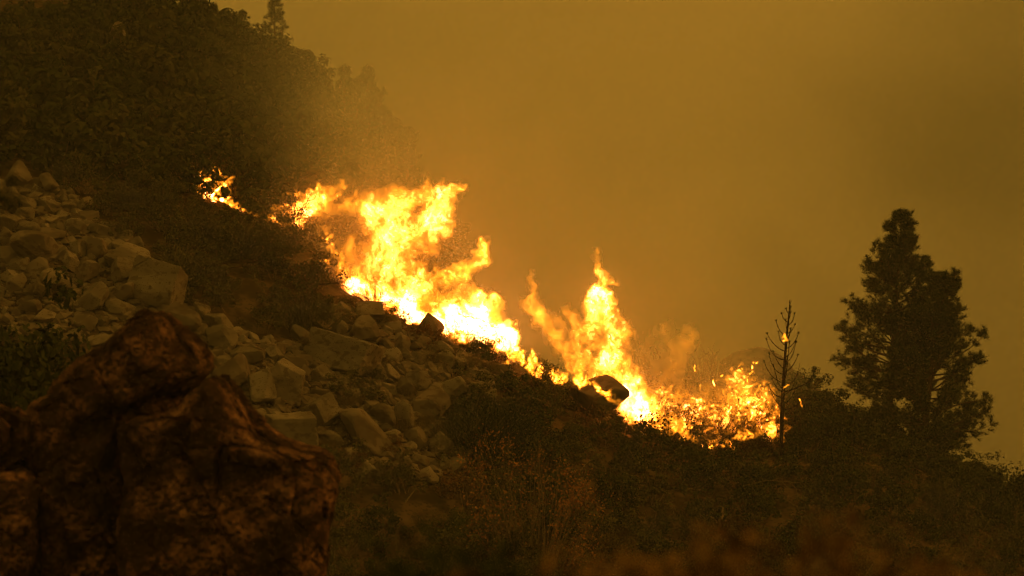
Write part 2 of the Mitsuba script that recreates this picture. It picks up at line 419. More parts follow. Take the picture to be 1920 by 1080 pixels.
def lone_boulder(u, v, w, h, y, seed, label, mat='rusty_granite_material', planes=8, lean=0, sub=5):
    m = FPX / y
    c = ray(u, v, y)
    key = thing('boulder', label, 'boulder')
    put(key, mikit.ply(stone(np.random.default_rng(seed), sub, planes=planes, sharp=26), mat, smooth=25),
        T().translate([float(c[0]), float(c[1]), float(c[2])]) @ T().rotate([0, 1, 0], float(lean)) @ T().scale([w / 2 / m, (w + h) / 3.4 / m, h / 2 / m]))


lone_boulder(1128, 744, 122, 84, 124.2, 21, 'dark boulder silhouetted against the foot of the right-hand tall flame', 'rusty_granite_material', lean=22)
lone_boulder(1415, 708, 160, 118, 156.0, 22, 'smoke-veiled boulder on the ridge behind the charred sapling', lean=8)
lone_boulder(1515, 745, 90, 80, 145.5, 23, 'small smoke-veiled boulder just right of the charred sapling', lean=25)


for k, (u, v, w, h, lab) in enumerate([(215, 72, 52, 92, 'tall smooth rock outcrop high on the upper left hillside'), (240, 172, 28, 38, 'small rock outcrop below the tall smooth outcrop on the upper hillside'), (28, 168, 66, 46, 'broken rock outcrop at the left edge of the upper hillside'), (92, 336, 44, 34, 'pale rock in the brush just above the left end of the rock slide'), (40, 205, 40, 26, 'low rock under the broken outcrop at the left edge')]):
    c = spot(u, v + h * 0.4)
    lone_boulder(u, v + 0.2 * h, w, h * 1.1, c[1] - 1.2, 50 + k, lab, 'rusty_granite_material', lean=14, sub=4)


# the mottled boulder in front
def block(poly, y, depth, seed, p=4.0, rough=0.10, sub=6, cut=1.0, cracks=()):
    """one body of the boulder: star-shaped outline (pixels at the distance y), bulging towards the eye"""
    pw = np.array([ray(u, v, y)[[0, 2]] for u, v in poly])
    c = pw.mean(0)
    ang = np.arctan2(pw[:, 1] - c[1], pw[:, 0] - c[0]); rad = np.hypot(*(pw - c).T)
    o = np.argsort(ang); ang, rad = ang[o], rad[o]
    th = np.linspace(-np.pi, np.pi, 721)
    # straight chords between the corners
    R = np.empty_like(th)
    for i, t in enumerate(th):
        j = np.searchsorted(ang, t)
        a0, r0 = (ang[j - 1] - (2 * np.pi if j == 0 else 0), rad[j - 1])
        a1, r1 = (ang[j % len(ang)] + (2 * np.pi if j == len(ang) else 0), rad[j % len(ang)])
        den = r0 * math.sin(t - a0) + r1 * math.sin(a1 - t)
        R[i] = r0 * r1 * math.sin(a1 - a0) / max(den, 1e-6)
    R = gaussian_filter(R, 3, mode='wrap')
    m = ICO[sub]; d = np.array(m.vertices)
    rho = np.hypot(d[:, 0], d[:, 2]); t = np.arctan2(d[:, 2], d[:, 0])
    Rt = np.interp(t, th, R)
    r = 1 / ((rho / Rt) ** p + (np.abs(d[:, 1]) / depth) ** p) ** (1 / p)
    v = d * r[:, None]
    w = v + [c[0], y, c[1]]
    n1 = meshkit.fbm(w * 1.1 + seed, 4, seed) - 0.5
    n4 = np.abs(meshkit.fbm(w * 7.0 + seed, 3, seed + 9) - 0.5)
    n2 = meshkit.fbm(w * 4.5 + seed, 4, seed + 3) - 0.5
    n3 = np.abs(meshkit.fbm(w * 2.3 + 2 * seed, 3, seed + 5) - 0.5)
    disp = rough * (1.5 * n1 + 1.0 * n2 - 0.6 * n4 - 1.0 * np.maximum(0.06 - n3, 0) * 8 * 0.5)
    for size, amp_, sd in ((0.9, 0.075, 1), (0.3, 0.030, 2), (0.11, 0.012, 3)):
        rg = np.random.default_rng(seed * 10 + sd)
        lo_, hi_ = w.min(0) - size, w.max(0) + size
        cells = rg.uniform(lo_, hi_, (int(np.prod((hi_ - lo_) / size)) + 4, 3))
        q = w + 0.25 * size * (meshkit.fbm(w * 2.5 / size * 0.4 + seed, 3, sd) - 0.5)[:, None]
        dist2, near2 = cKDTree(cells).query(q, 2)
        gap_ = np.clip((dist2[:, 1] - dist2[:, 0]) / (0.12 * size), 0, 1)
        tilt = ((q - cells[near2[:, 0]]) * unit(rg.normal(size=(len(cells), 3)))[near2[:, 0]]).sum(1)
        step = rg.uniform(-1, 1, len(cells))
        disp = disp + amp_ * (0.6 * step[near2[:, 0]] + 1.3 * tilt / size - 0.45 * (1 - gap_) ** 2)
    front = np.clip(-d[:, 1] * 2, 0, 1)
    for (u0, v0, u1, v1, wd, dp) in cracks:
        a, b = ray(u0, v0, y)[[0, 2]], ray(u1, v1, y)[[0, 2]]
        q = w[:, [0, 2]]
        s = np.clip(((q - a) @ (b - a)) / ((b - a) @ (b - a)), 0, 1)
        dist = np.linalg.norm(q - (a + s[:, None] * (b - a)) + 0.16 * (meshkit.fbm(w * 2.2 + seed, 3, 2) - 0.5)[:, None], axis=1)
        disp = disp - dp * np.exp(-(dist / wd) ** 2) * front
    return w + unit(d) * disp[:, None], np.array(m.faces)


bd = thing('boulder', 'large mottled red-brown boulder with black crust filling the lower left foreground', 'boulder')
YB = 30.0
part(bd, 'block', mikit.ply(block([(60, 800), (95, 720), (150, 668), (215, 628), (262, 590), (292, 586), (330, 610), (372, 655), (394, 690), (372, 716), (352, 742), (330, 790), (230, 830), (180, 1000), (60, 1000)], YB + 0.45, 1.0, 3, p=3.4, rough=0.065,
                                  cracks=((60, 760, 140, 700, 0.06, 0.10), (190, 800, 340, 735, 0.10, 0.22), (352, 700, 300, 800, 0.08, 0.14))), 'boulder_material', smooth=False), label='hunched upper block with a paler rusty top')
part(bd, 'block', mikit.ply(block([(236, 800), (262, 782), (320, 776), (350, 770), (372, 735), (400, 708), (420, 716), (452, 762), (482, 800), (520, 828), (572, 842), (604, 848), (622, 880), (636, 905), (622, 980), (600, 1120), (240, 1120), (232, 1000), (250, 900)], YB - 0.65, 1.1, 8, p=6.0, rough=0.045,
                                  cracks=((425, 860, 445, 1080, 0.022, 0.10), (445, 780, 425, 870, 0.022, 0.09), (523, 870, 545, 1060, 0.018, 0.06), (395, 740, 345, 800, 0.05, 0.12))), 'boulder_material', smooth=False), label='broad front slab split by two upright cracks')
part(bd, 'block', mikit.ply(block([(80, 880), (130, 860), (185, 870), (230, 900), (250, 980), (240, 1130), (90, 1130), (70, 1000)], YB - 0.15, 0.75, 14, p=3.6, sub=5, cracks=((135, 890, 140, 1080, 0.05, 0.12),)), 'boulder_material', smooth=False))
part(bd, 'block', mikit.ply(block([(-80, 900), (-20, 884), (50, 886), (75, 905), (86, 960), (84, 1020), (60, 1130), (-80, 1130)], YB - 0.7, 0.7, 19, p=4.0, sub=5), 'boulder_material', smooth=False))
part(bd, 'block', mikit.ply(block([(-90, 800), (-30, 770), (20, 775), (42, 790), (36, 850), (0, 870), (-90, 880)], YB - 0.3, 0.6, 25, p=3.4, sub=5), 'boulder_material', smooth=False))
part(bd, 'block', mikit.ply(block([(-90, 840), (10, 790), (100, 745), (190, 800), (240, 900), (240, 1130), (-90, 1130)], YB + 0.7, 0.9, 31, p=3.4, sub=5), 'boulder_material', smooth=False))


# ------------------------------------------------------------------ shrubs
def make_shrub(seed, h=1.5, r=1.1, clumps=34, per=70, leaf=0.055, mat='dark_leaf_material', stems=7, bare=0.0, flat=0.4, spread=0.3, lean=2.0):
    rg = np.random.default_rng(seed)
    st, lf = Mesh(), Mesh()
    cen = []
    for k in range(clumps):
        d = unit(rg.normal(size=3)); d[2] = abs(d[2])
        rr = rg.uniform(0.45, 1.0) ** 0.6
        c = np.array([d[0] * r * rr, d[1] * r * rr, 0.12 * h + d[2] * h * 0.84 * rr])
        c *= 1 + 0.22 * rg.normal()
        cen.append(c)
        cr = spread * r * rg.uniform(0.6, 1.25)
        n = int(per * rg.uniform(0.6, 1.3))
        pp = c + unit(rg.normal(size=(n, 3))) * cr * (rg.uniform(0, 1, (n, 1)) ** 0.45) * [1, 1, 0.8]
        pp[:, 2] = np.maximum(pp[:, 2], 0.02)
        lf.add(*leaves(pp, leaf, rg, flat, out=c - [0, 0, 0.25 * cr], lean=lean))
    for k in range(stems):
        c = cen[rg.integers(len(cen))]
        st.add(*tube(curve((rg.normal() * 0.08, rg.normal() * 0.08, -0.3), unit(c + [0, 0, 0.5]), np.linalg.norm(c) + 0.3, 5, rg, wob=0.16), np.linspace(0.035, 0.008, 6) * h / 1.5, 4))
    for k in range(int(bare * 40)):
        c = cen[rg.integers(len(cen))] * rg.uniform(0.8, 1.0)
        st.add(*tube(curve(c, unit(c + rg.normal(size=3) * 0.6), 0.55 * h * rg.uniform(0.4, 1), 4, rg, wob=0.2), np.linspace(0.012, 0.005, 5), 3))
    return mikit.ply(st.get(), 'pale_twig_material' if bare else 'bark_material'), mikit.ply(lf.get(), mat)


def make_twiggy(seed, h=1.5, r=1.0, stems=26, twigs=5, mat='pale_twig_material', thick=0.014, lean=(0, 0, 0), wisps=0, wmat='dry_grass_material'):
    rg = np.random.default_rng(seed)
    st, lf = Mesh(), Mesh()
    for _ in range(stems):
        d = unit([rg.normal() * r / h * 0.8, rg.normal() * r / h * 0.8, 1.0])
        c = curve((rg.normal() * 0.15 * r, rg.normal() * 0.15 * r, -0.1), d + np.asarray(lean) * 0.4, h * rg.uniform(0.6, 1.1), 6, rg, bend=np.asarray(lean), wob=0.12)
        st.add(*tube(c, np.linspace(thick, thick * 0.45, 7), 3))
        for _ in range(twigs):
            k = rg.integers(2, 7)
            dd = unit(c[k] - c[k - 1]) + rg.normal(size=3) * 0.55
            t = curve(c[k], dd, h * rg.uniform(0.15, 0.4), 4, rg, bend=np.asarray(lean) * 0.5, wob=0.18)
            st.add(*tube(t, np.linspace(thick * 0.5, thick * 0.3, 5), 3))
            if wisps:
                pp = t[rg.integers(1, 5, wisps)] + rg.normal(size=(wisps, 3)) * 0.06
                lf.add(*leaves(pp, 0.03, rg, 0, 0.3))
    return mikit.ply(st.get(), mat), (mikit.ply(lf.get(), wmat) if wisps else None)


def make_wisp(seed, h=1.3, blades=900, r=0.8, mat='dry_grass_material', droop=0.5, width=0.014):
    """a broom-like tuft of fine stalks"""
    rg = np.random.default_rng(seed)
    b = rg.normal(size=(blades, 2)) * r * 0.33
    d = unit(np.stack([b[:, 0] * 0.9 + rg.normal(size=blades) * 0.28, b[:, 1] * 0.9 + rg.normal(size=blades) * 0.28, np.ones(blades)], 1))
    L = h * rg.uniform(0.45, 1.05, blades)[:, None]
    p0 = np.stack([b[:, 0], b[:, 1], np.full(blades, -0.08)], 1)
    p1 = p0 + d * L * 0.6
    p2 = p1 + unit(d * [1.6, 1.6, 1 - droop]) * L * 0.45
    s = unit(np.cross(d, rg.normal(size=(blades, 3)))) * width / 2
    v = np.stack([p0 - s, p0 + s, p1 - s * 0.8, p1 + s * 0.8, p2], 1).reshape(-1, 3)
    k = np.arange(blades)[:, None] * 5
    return mikit.ply((v, np.vstack([k + [0, 1, 3], k + [0, 3, 2], k + [2, 3, 4]])), mat)


def plant(name, shapes, x, y, label, category, group, rot, s, sz=None, z=None, sink=0.05):
    key = thing(name, label, category, group)
    w = place(x, y, (float(height(x, y)) if z is None else z) - sink, rot, s, sz=sz)
    for nm, sh in shapes:
        if sh is not None:
            part(key, nm, sh, w, kind='stuff')
    return key


def where(x, y):
    u, v = seen(x, y)
    if v < 130:
        return 'near the skyline of the upper hillside'
    if u < 200:
        return 'on the left of the upper hillside, above the rock slide'
    if u < 380:
        return 'on the hillside above the large flat slab'
    if u < 560:
        return 'around the lone burning bush on the hillside'
    return 'on the hazy slope behind the tallest flame'


def where_low(x, y):
    u, v = seen(x, y)
    side = 'below the rock slide' if u < 860 else 'below the burning crest' if u < 1180 else 'below the brush fire' if u < 1500 else 'under the two pines'
    return side + (', high on the lower slope' if v < 890 else ', low on the lower slope')


def where_ridge(x, y):
    u, v = seen(x, y)
    return 'on the ridge between the charred sapling and the pines' if u < 1600 else 'around the feet of the two pines' if u < 1780 else 'on the ridge right of the pines'


names = ('stems', 'foliage')
DARK = [list(zip(names, make_shrub(40 + k, 1.5, 1.15, 36, 62, 0.06, 'dark_leaf_material'))) for k in range(5)]
OLIVE = [list(zip(names, make_shrub(60 + k, 1.6, 1.2, 30, 60, 0.06, 'olive_leaf_material', bare=0.5))) for k in range(4)]
RUST = [list(zip(names, make_shrub(80 + k, 1.4, 1.0, 24, 46, 0.055, 'rust_leaf_material', bare=0.8))) for k in range(3)]
FARBUSH = [list(zip(names, make_shrub(100 + k, 2.2, 1.7, 44, 40, 0.17, 'far_leaf_material' if k < 3 else 'far_olive_material', stems=5, spread=0.28, lean=6.0))) for k in range(5)]
BROWN = [list(zip(names, make_shrub(90 + k, 1.4, 1.1, 30, 60, 0.06, 'brown_leaf_material'))) for k in range(2)]
WISP = [[('stalks', make_wisp(120 + k, 1.2, 1000, 0.9))] for k in range(3)]
OLIVEWISP = [[('stalks', make_wisp(130 + k, 1.6, 620, 1.1, 'dry_olive_material', 0.7, 0.03))] for k in range(3)]

pr = np.random.default_rng(77)


def scatter(n, test, dmin, xr, yr, taken, tries=20000):
    x, y = pr.uniform(*xr, tries), pr.uniform(*yr, tries)
    ok = test(x, y)
    out, have = [], np.zeros((len(taken) + n, 3)); m = len(taken)
    have[:m] = np.array(taken).reshape(-1, 3)
    for a, b in zip(x[ok], y[ok]):
        if len(out) >= n:
            break
        if not ((a - have[:m, 0]) ** 2 + (b - have[:m, 1]) ** 2 < (dmin + have[:m, 2]) ** 2 / 2).any():
            have[m] = a, b, dmin; m += 1
            out.append((a, b)); taken.append((a, b, dmin))
    return out


def seen(x, y):
    z = height(x, y)
    u, v = W / 2 + x / y * FPX, H / 2 - z / y * FPX
    return u, v


def crest_v(u):
    return np.interp(u, [560, 650, 760, 830, 950, 1050, 1160, 1220, 1300, 1460, 1560, 1680, 1840, 1920], [480, 570, 600, 640, 680, 718, 800, 828, 850, 850, 790, 815, 890, 910])


# the dense cover of the lower slope, right of the slide
taken = []
def lower(x, y):
    u, v = seen(x, y)
    return (u > -80) & (u < 2000) & (v < 1180) & (y < 124.5) & (v > crest_v(u) + 12) & ~inside(TALUS, x, y) & ((u > 640) | (v > 900))
for x, y in scatter(230, lower, 1.15, (-12, 24), (104, 126), taken):
    u, v = seen(x, y)
    q = pr.uniform()
    s = float(pr.uniform(0.75, 1.15))
    if u < 1150 and q < 0.16:
        plant('shrub', RUST[pr.integers(3)], x, y, 'rust-tinged half-bare shrub ' + where_low(x, y), 'shrub', 'rust-tinged shrubs ' + where_low(x, y), pr.uniform(0, 360), s)
    elif q < 0.55:
        plant('shrub', OLIVE[pr.integers(4)], x, y, 'olive shrub ' + where_low(x, y), 'shrub', 'olive shrubs ' + where_low(x, y), pr.uniform(0, 360), s)
    else:
        plant('shrub', DARK[pr.integers(5)], x, y, 'dark green shrub ' + where_low(x, y), 'shrub', 'dark shrubs ' + where_low(x, y), pr.uniform(0, 360), s)
# the ridge on the right, about the pines
def right_ridge(x, y):
    u, v = seen(x, y)
    return (u > 1490) & (u < 2000) & (y >= 124)
for x, y in scatter(60, right_ridge, 1.3, (10, 27), (124, 143), taken):
    plant('shrub', DARK[pr.integers(5)], x, y, 'dark shrub ' + where_ridge(x, y), 'shrub', 'dark shrubs ' + where_ridge(x, y), pr.uniform(0, 360), float(pr.uniform(0.8, 1.25)))
# wispy brush between the slide and the upper hillside
PATCH = outline([(120, 350), (290, 385), (420, 420), (560, 470), (590, 540), (575, 600), (555, 650), (465, 628), (375, 575), (295, 494), (190, 428)])
for x, y in scatter(22, lambda x, y: inside(PATCH, x, y), 1.3, (-23, -6), (112, 130), taken):
    plant('shrub', OLIVE[pr.integers(4)], x, y, 'olive shrub standing in the fine-stalked brush above the rock slide', 'shrub', 'olive shrubs above the rock slide', pr.uniform(0, 360), float(pr.uniform(0.7, 1.1)))
for x, y in scatter(80, lambda x, y: inside(PATCH, x, y), 0.8, (-23, -6), (112, 130), taken):
    plant('broom_shrub', OLIVEWISP[pr.integers(3)], x, y, 'fine-stalked olive brush in the patch between the slide and the tall flame', 'shrub', 'fine-stalked brush above the rock slide', pr.uniform(0, 360), float(pr.uniform(0.8, 1.3)))
# the upper hillside
def upper(x, y):
    u, v = seen(x, y)
    sky_v = np.interp(u, [380, 480, 560, 620, 690, 740, 790, 850], [0, 45, 85, 130, 185, 245, 300, 380])
    return (v > sky_v + 48) & (u > -120) & (u < 860) & (y > 122) & (v < np.interp(u, [0, 110, 200, 290, 420, 560, 650, 800], [330, 335, 395, 400, 400, 440, 470, 520])) & ~inside(TALUS, x, y) & ~inside(PATCH, x, y)
for x, y in scatter(285, upper, 1.75, (-40, 3), (122, 201), taken, 30000):
    q = pr.uniform()
    j = pr.integers(3) if q < 0.62 else 3 + pr.integers(2)
    lab = ('dark' if j < 3 else 'olive') + ' rounded bush ' + where(x, y)
    plant('hillside_bush', FARBUSH[j], x, y, lab, 'bush', ('dark' if j < 3 else 'olive') + ' bushes ' + where(x, y), pr.uniform(0, 360), float(pr.uniform(0.7, 1.15)))
# tufts of dry stalks between the stones and along the crest
def tufts(x, y):
    u, v = seen(x, y)
    return (u > 560) & (u < 1000) & (v > 560) & (v < 900)
for x, y in scatter(46, tufts, 0.35, (-9, 1.5), (110, 124), []):
    plant('grass_tuft', WISP[pr.integers(3)], x, y, 'dry grass tuft between the stones of the rock slide', 'grass tuft', 'dry grass tufts on the rock slide', pr.uniform(0, 360), float(pr.uniform(0.35, 0.7)))

for k, (u, v, s) in enumerate([(640, 748, 0.5), (668, 735, 0.45), (690, 712, 0.4), (700, 760, 0.4), (790, 640, 0.5), (815, 652, 0.45), (770, 628, 0.4), (850, 690, 0.4), (720, 600, 0.4), (745, 605, 0.4), (120, 350, 0.6), (300, 610, 0.35), (740, 850, 0.45), (660, 880, 0.5), (880, 660, 0.45)]):
    c = spot(u, v)
    plant('shrub', (OLIVE + RUST)[k % 7], c[0], c[1], 'small scrubby bush rooted between the stones of the rock slide', 'shrub', 'small bushes on the rock slide', 50 * k, s * 1.2)

# ------------------------------------------------------------------ the pines
def make_pine(seed, h, profile, bare, whorl=0.34, lean=(0.0, 0.0), tuft=0.26, per=22, dens=1.0, thick=0.16, width=0.016, skirt=None):
    """trunk, limbs and needle brushes of a long-needled pine. profile: limb length at fractions of the height from the top; bare: fraction of the trunk without limbs"""
    rg = np.random.default_rng(seed)
    n = 14
    t = np.linspace(0, 1, n)
    axis = np.stack([lean[0] * h * t ** 1.3 + 0.05 * np.cumsum(rg.normal(size=n)) * h / 40, lean[1] * h * t + 0.05 * np.cumsum(rg.normal(size=n)) * h / 40, t * h], 1)
    axis[0, 2] = -0.5
    tr = Mesh().add(*tube(axis, np.linspace(thick, 0.025, n) ** 1.0, 8))
    li, nc, nd = Mesh(), [], []
    z = h * bare
    while z < h * 0.985:
        f = 1 - z / h
        L0 = np.interp(f, *zip(*profile))
        k = int(rg.integers(4, 7) * dens + 0.5)
        a0 = rg.uniform(0, 6.28)
        for j in range(max(k, 3)):
            az = a0 + j * 6.283 / k + rg.normal() * 0.3
            L = L0 * rg.uniform(0.58, 1.18) * (1.25 if rg.uniform() < 0.12 else 1)
            if L < 0.12:
                continue
            base = np.array([np.interp(z, axis[:, 2], axis[:, i]) for i in range(3)])
            up0 = 0.55 - 0.75 * f + rg.normal() * 0.12
            d = np.array([math.cos(az), math.sin(az), up0])
            c = curve(base, d, L, 6, rg, bend=(0, 0, 0.75), wob=0.10)
            li.add(*tube(c, np.linspace(0.012 + 0.016 * L, 0.006, 7), 4))
            m = max(4, int(L * 7.5 * dens))
            s = rg.uniform(0.22 if L > 1 else 0.1, 1.0, m) ** 0.7 * 6
            i0 = np.clip(s.astype(int), 0, 5); w = (s - i0)[:, None]
            b = c[i0] * (1 - w) + c[i0 + 1] * w
            td = unit(c[i0 + 1] - c[i0])
            side = unit(np.cross(td, rg.normal(size=(m, 3)))) + td * 0.7 + [0, 0, 0.35]
            tl = 0.10 + 0.32 * min(L, 2.0) * rg.uniform(0.3, 1, (m, 1)) * (1.05 - s[:, None] / 6 * 0.6)
            e = b + unit(side) * tl
            for q in range(0, m, 2):
                li.add(*tube(np.stack([b[q], (b[q] + e[q]) / 2 - [0, 0, 0.02], e[q]]), [0.008, 0.006, 0.004], 3))
            nc += [e, b + unit(side) * tl * 0.6, c[-1:]]; nd += [side + [0, 0, 0.5], side + [0, 0, 0.3], unit(c[-1:] - c[-2:-1]) + [0, 0, 0.5]]
        z += whorl * rg.uniform(0.7, 1.25) * (0.65 + 0.5 * f)
    nc.append(axis[-1:] + [[0, 0, 0.05]]); nd.append(np.array([[0, 0, 1.0]]))
    C, D = np.vstack(nc), np.vstack(nd)
    return mikit.ply(tr.get(), 'bark_material', smooth=True), mikit.ply(li.get(), 'bark_material'), mikit.ply(needles(C, D, tuft, width, per, rg), 'needle_material')


def pine(name, shapes, x, y, z, label, group=None, rot=0, s=1.0):
    key = thing(name, label, 'pine tree', group)
    w = place(x, y, z, rot, s)
    for nm, sh in zip(('trunk', 'limbs', 'crown'), shapes):
        part(key, nm, sh, w, kind='stuff' if nm != 'trunk' else None)
    return key


def stand(u, v, y):
    """a point on the hillside in the direction u at the distance y"""
    x = (u - W / 2) / FPX * y
    return x, y, float(height(x, y))


x, y, z = stand(1667, 0, 138.0)
top = (H / 2 - 404) / FPX * y
pine('pine_tree', make_pine(1, top - z + 0.1, [(0, 0.1), (0.03, 0.4), (0.09, 0.85), (0.2, 1.0), (0.30, 1.6), (0.42, 2.15), (0.5, 2.1), (0.62, 2.8), (0.78, 2.9), (0.88, 2.1), (1, 1.0)], 0.18, lean=(0.055, 0), dens=1.15, per=25, tuft=0.27, width=0.019, whorl=0.36), x, y, z, 'taller pine of the pair on the right ridge, its bare trunk foot showing')
x, y, z = stand(1733, 0, 135.0)
top = (H / 2 - 522) / FPX * y
pine('pine_tree', make_pine(2, top - z + 0.1, [(0, 0.1), (0.05, 0.6), (0.14, 1.1), (0.3, 1.5), (0.5, 2.0), (0.7, 2.5), (0.85, 2.9), (0.95, 3.1), (1, 2.6)], 0.06, lean=(0.10, 0), dens=1.15, per=25, tuft=0.27, width=0.019, whorl=0.36), x, y, z, 'shorter pine of the pair, leaning right with boughs down to the brush')
SKYPINE = [make_pine(20 + k, 5.0, [(0, 0.1), (0.1, 0.35), (0.3, 0.75), (0.6, 1.15), (1, 1.4)], 0.1, whorl=0.40, tuft=0.28, per=15, dens=0.85, thick=0.12, width=0.03) for k in range(3)]
for k, (u, vt, vb, what) in enumerate([(515, -4, 150, 'tallest knobbly pine on the upper left skyline'), (690, 128, 262, 'slim pointed pine on the skyline above the tallest flame'), (764, 243, 345, 'smoke-veiled round-topped pine lowest on the left skyline'), (645, 124, 230, 'short pine on the skyline left of the slim pointed pine'),
                                       (722, 205, 320, 'smoke-veiled pine just right of the slim pointed pine'), (742, 225, 330, 'smoke-veiled pine left of the lowest skyline pine'), (455, 20, 150, 'dark pine left of the tallest knobbly skyline pine'), (668, 150, 280, 'pine half hidden between the slim pine and its short neighbour')]):
    y = {0: 192.0, 6: 185.0}.get(k, 188.0)
    x, y, z = stand(u, 0, y)
    hh = (H / 2 - vt) / FPX * y - z
    pine('pine_tree', SKYPINE[k % 3], x, y, z, what, rot=40 * k, s=hh / 5.0)

# the charred sapling
rg = np.random.default_rng(8)
x, y, z = stand(1464, 0, 127.3)
m = FPX / y
sap = thing('charred_sapling', 'slender charred young pine with upswept bare branches at the edge of the burning brush', 'tree')
axis = np.array([ray(1464, 830, y), ray(1466, 780, y), ray(1470, 700, y), ray(1474, 640, y), ray(1478, 600, y), ray(1481, 566, y)])
axis[0, 2] = min(axis[0, 2], z - 0.2)
part(sap, 'trunk', mikit.ply(tube(axis, [0.10, 0.09, 0.07, 0.05, 0.032, 0.014], 8), 'charred_material', smooth=True))
tu, tdir = [], []
zs = axis[:, 2]
for k in range(34):
    f = (k + 0.5) / 34
    hz = (H / 2 - (770 - 185 * f)) / FPX * y
    base = np.array([np.interp(hz, zs, axis[:, i]) for i in range(3)])
    az = k * 2.399 + rg.normal() * 0.2
    L = np.interp(f, [0, 0.35, 0.7, 1], [1.45, 1.4, 0.95, 0.35]) * rg.uniform(0.6, 1.2)
    c = curve(base, [math.cos(az), math.sin(az), -0.10 + 0.3 * f], L, 8, rg, bend=(0, 0, 1.75), wob=0.06)
    part(sap, 'branch', mikit.ply(tube(c, np.linspace(0.024, 0.013, 9), 4), 'charred_material'))
    if f > 0.25 or k % 3 == 0:
        q = rg.uniform(0, 1, 2)[:, None]
        tu.append(c[-1] * (1 - q * 0.25) + c[-3] * q * 0.25); tdir.append(np.repeat((c[-1] - c[-3])[None], 2, 0))
tu.append(axis[-1] - np.array([[0, 0, 0.0], [0, 0, 0.1], [0, 0, 0.2], [0, 0, 0.3]])); tdir.append(np.repeat([[0, 0, 1.0]], 4, 0))
part(sap, 'needles', mikit.ply(needles(np.vstack(tu), np.vstack(tdir), 0.12, 0.018, 20, rg, 0.5), 'needle_material'), kind='stuff')
c = np.array([ray(1471, 735, y), ray(1500, 725, y), ray(1518, 715, y - 0.2), ray(1526, 700, y - 0.2), ray(1527, 690, y - 0.2)])
part(sap, 'branch', mikit.ply(tube(c, [0.03, 0.028, 0.022, 0.016, 0.01], 5), 'charred_material'), label='long low branch with a drooping brush of needles')
q = np.linspace(0, 1, 26)[:, None]
part(sap, 'needles', mikit.ply(needles(ray(1516, 728, y - 0.2) * (1 - q) + ray(1527, 690, y - 0.2) * q + rg.normal(size=(26, 3)) * 0.05, np.repeat([[0.2, 0, 1.0]], 26, 0), 0.2, 0.018, 22, rg, 0.6), 'needle_material'), kind='stuff')

# ------------------------------------------------------------------ shrubs that stand out
AUT = thing('autumn_shrub', 'tall bare-stemmed shrub with orange autumn leaves at the bottom centre', 'shrub')
rg = np.random.default_rng(31)
bx, by, bz = spot(1000, 1075)
by -= 1.2; bx = (1000 - W / 2) / FPX * by; bz = float(height(bx, by))
fol, fol2 = Mesh(), Mesh()
tips = [(905, 880), (930, 850), (945, 835), (960, 870), (985, 860), (1010, 840), (1030, 850), (1050, 870), (1020, 900), (1075, 905), (1090, 890), (1095, 920), (1110, 915), (1115, 960), (1100, 985), (1085, 1000), (900, 930), (920, 960), (880, 905), (1060, 930), (975, 920), (1045, 960), (1105, 1020), (1080, 1040), (890, 1000), (1012, 880)]
for k, (u, v) in enumerate(tips):
    for rep_ in range(2):
        e = ray(u + rg.normal() * 12, v + rg.normal() * 12, by + rg.normal() * 0.8)
        b = np.array([bx + (e[0] - bx) * 0.25 + rg.normal() * 0.3, by + rg.normal() * 0.3, bz - 0.2])
        mid = b * 0.45 + e * 0.55 + rg.normal(size=3) * 0.12 + [0, 0, -0.1]
        s_ = np.linspace(0, 1, 9)[:, None]
        c = b * (1 - s_) ** 2 + 2 * (mid + (e - b) * [-0.12, 0, 0.1]) * s_ * (1 - s_) + e * s_ ** 2 + np.cumsum(rg.normal(size=(9, 3)), 0) * 0.035
        c[0] = b
        part(AUT, 'stem', mikit.ply(tube(c, np.linspace(0.022, 0.007, 9), 4), 'pale_twig_material'))
        pp = c[-1] + rg.normal(size=(60, 3)) * [0.26, 0.26, 0.24]
        pp[:22] = c[rg.integers(4, 9, 22)] + rg.normal(size=(22, 3)) * 0.12
        (fol if (k * 2 + rep_) % 5 != 1 and k not in (5, 6, 14) else fol2).add(*leaves(pp, 0.05, rg, 0.2, 0.6))
part(AUT, 'leaves', mikit.ply(fol.get(), 'orange_leaf_material'), kind='stuff', label='orange and rust autumn leaves')
part(AUT, 'leaves', mikit.ply(fol2.get(), 'olive_leaf_material'), kind='stuff', label='leaves still olive green')

for k, (u, v, s) in enumerate([(905, 800, 1.5), (925, 770, 1.3), (950, 800, 1.2)]):
    c = spot(u, v + 60)
    plant('conifer_sapling', [('foliage', make_wisp(140 + k, 1.6, 1500, 0.9, 'dark_leaf_material', 0.2, 0.02))], c[0], c[1], 'soft dark green young conifer at the right edge of the rock slide', 'young conifer', 'young conifers beside the slide', 30 * k, s)

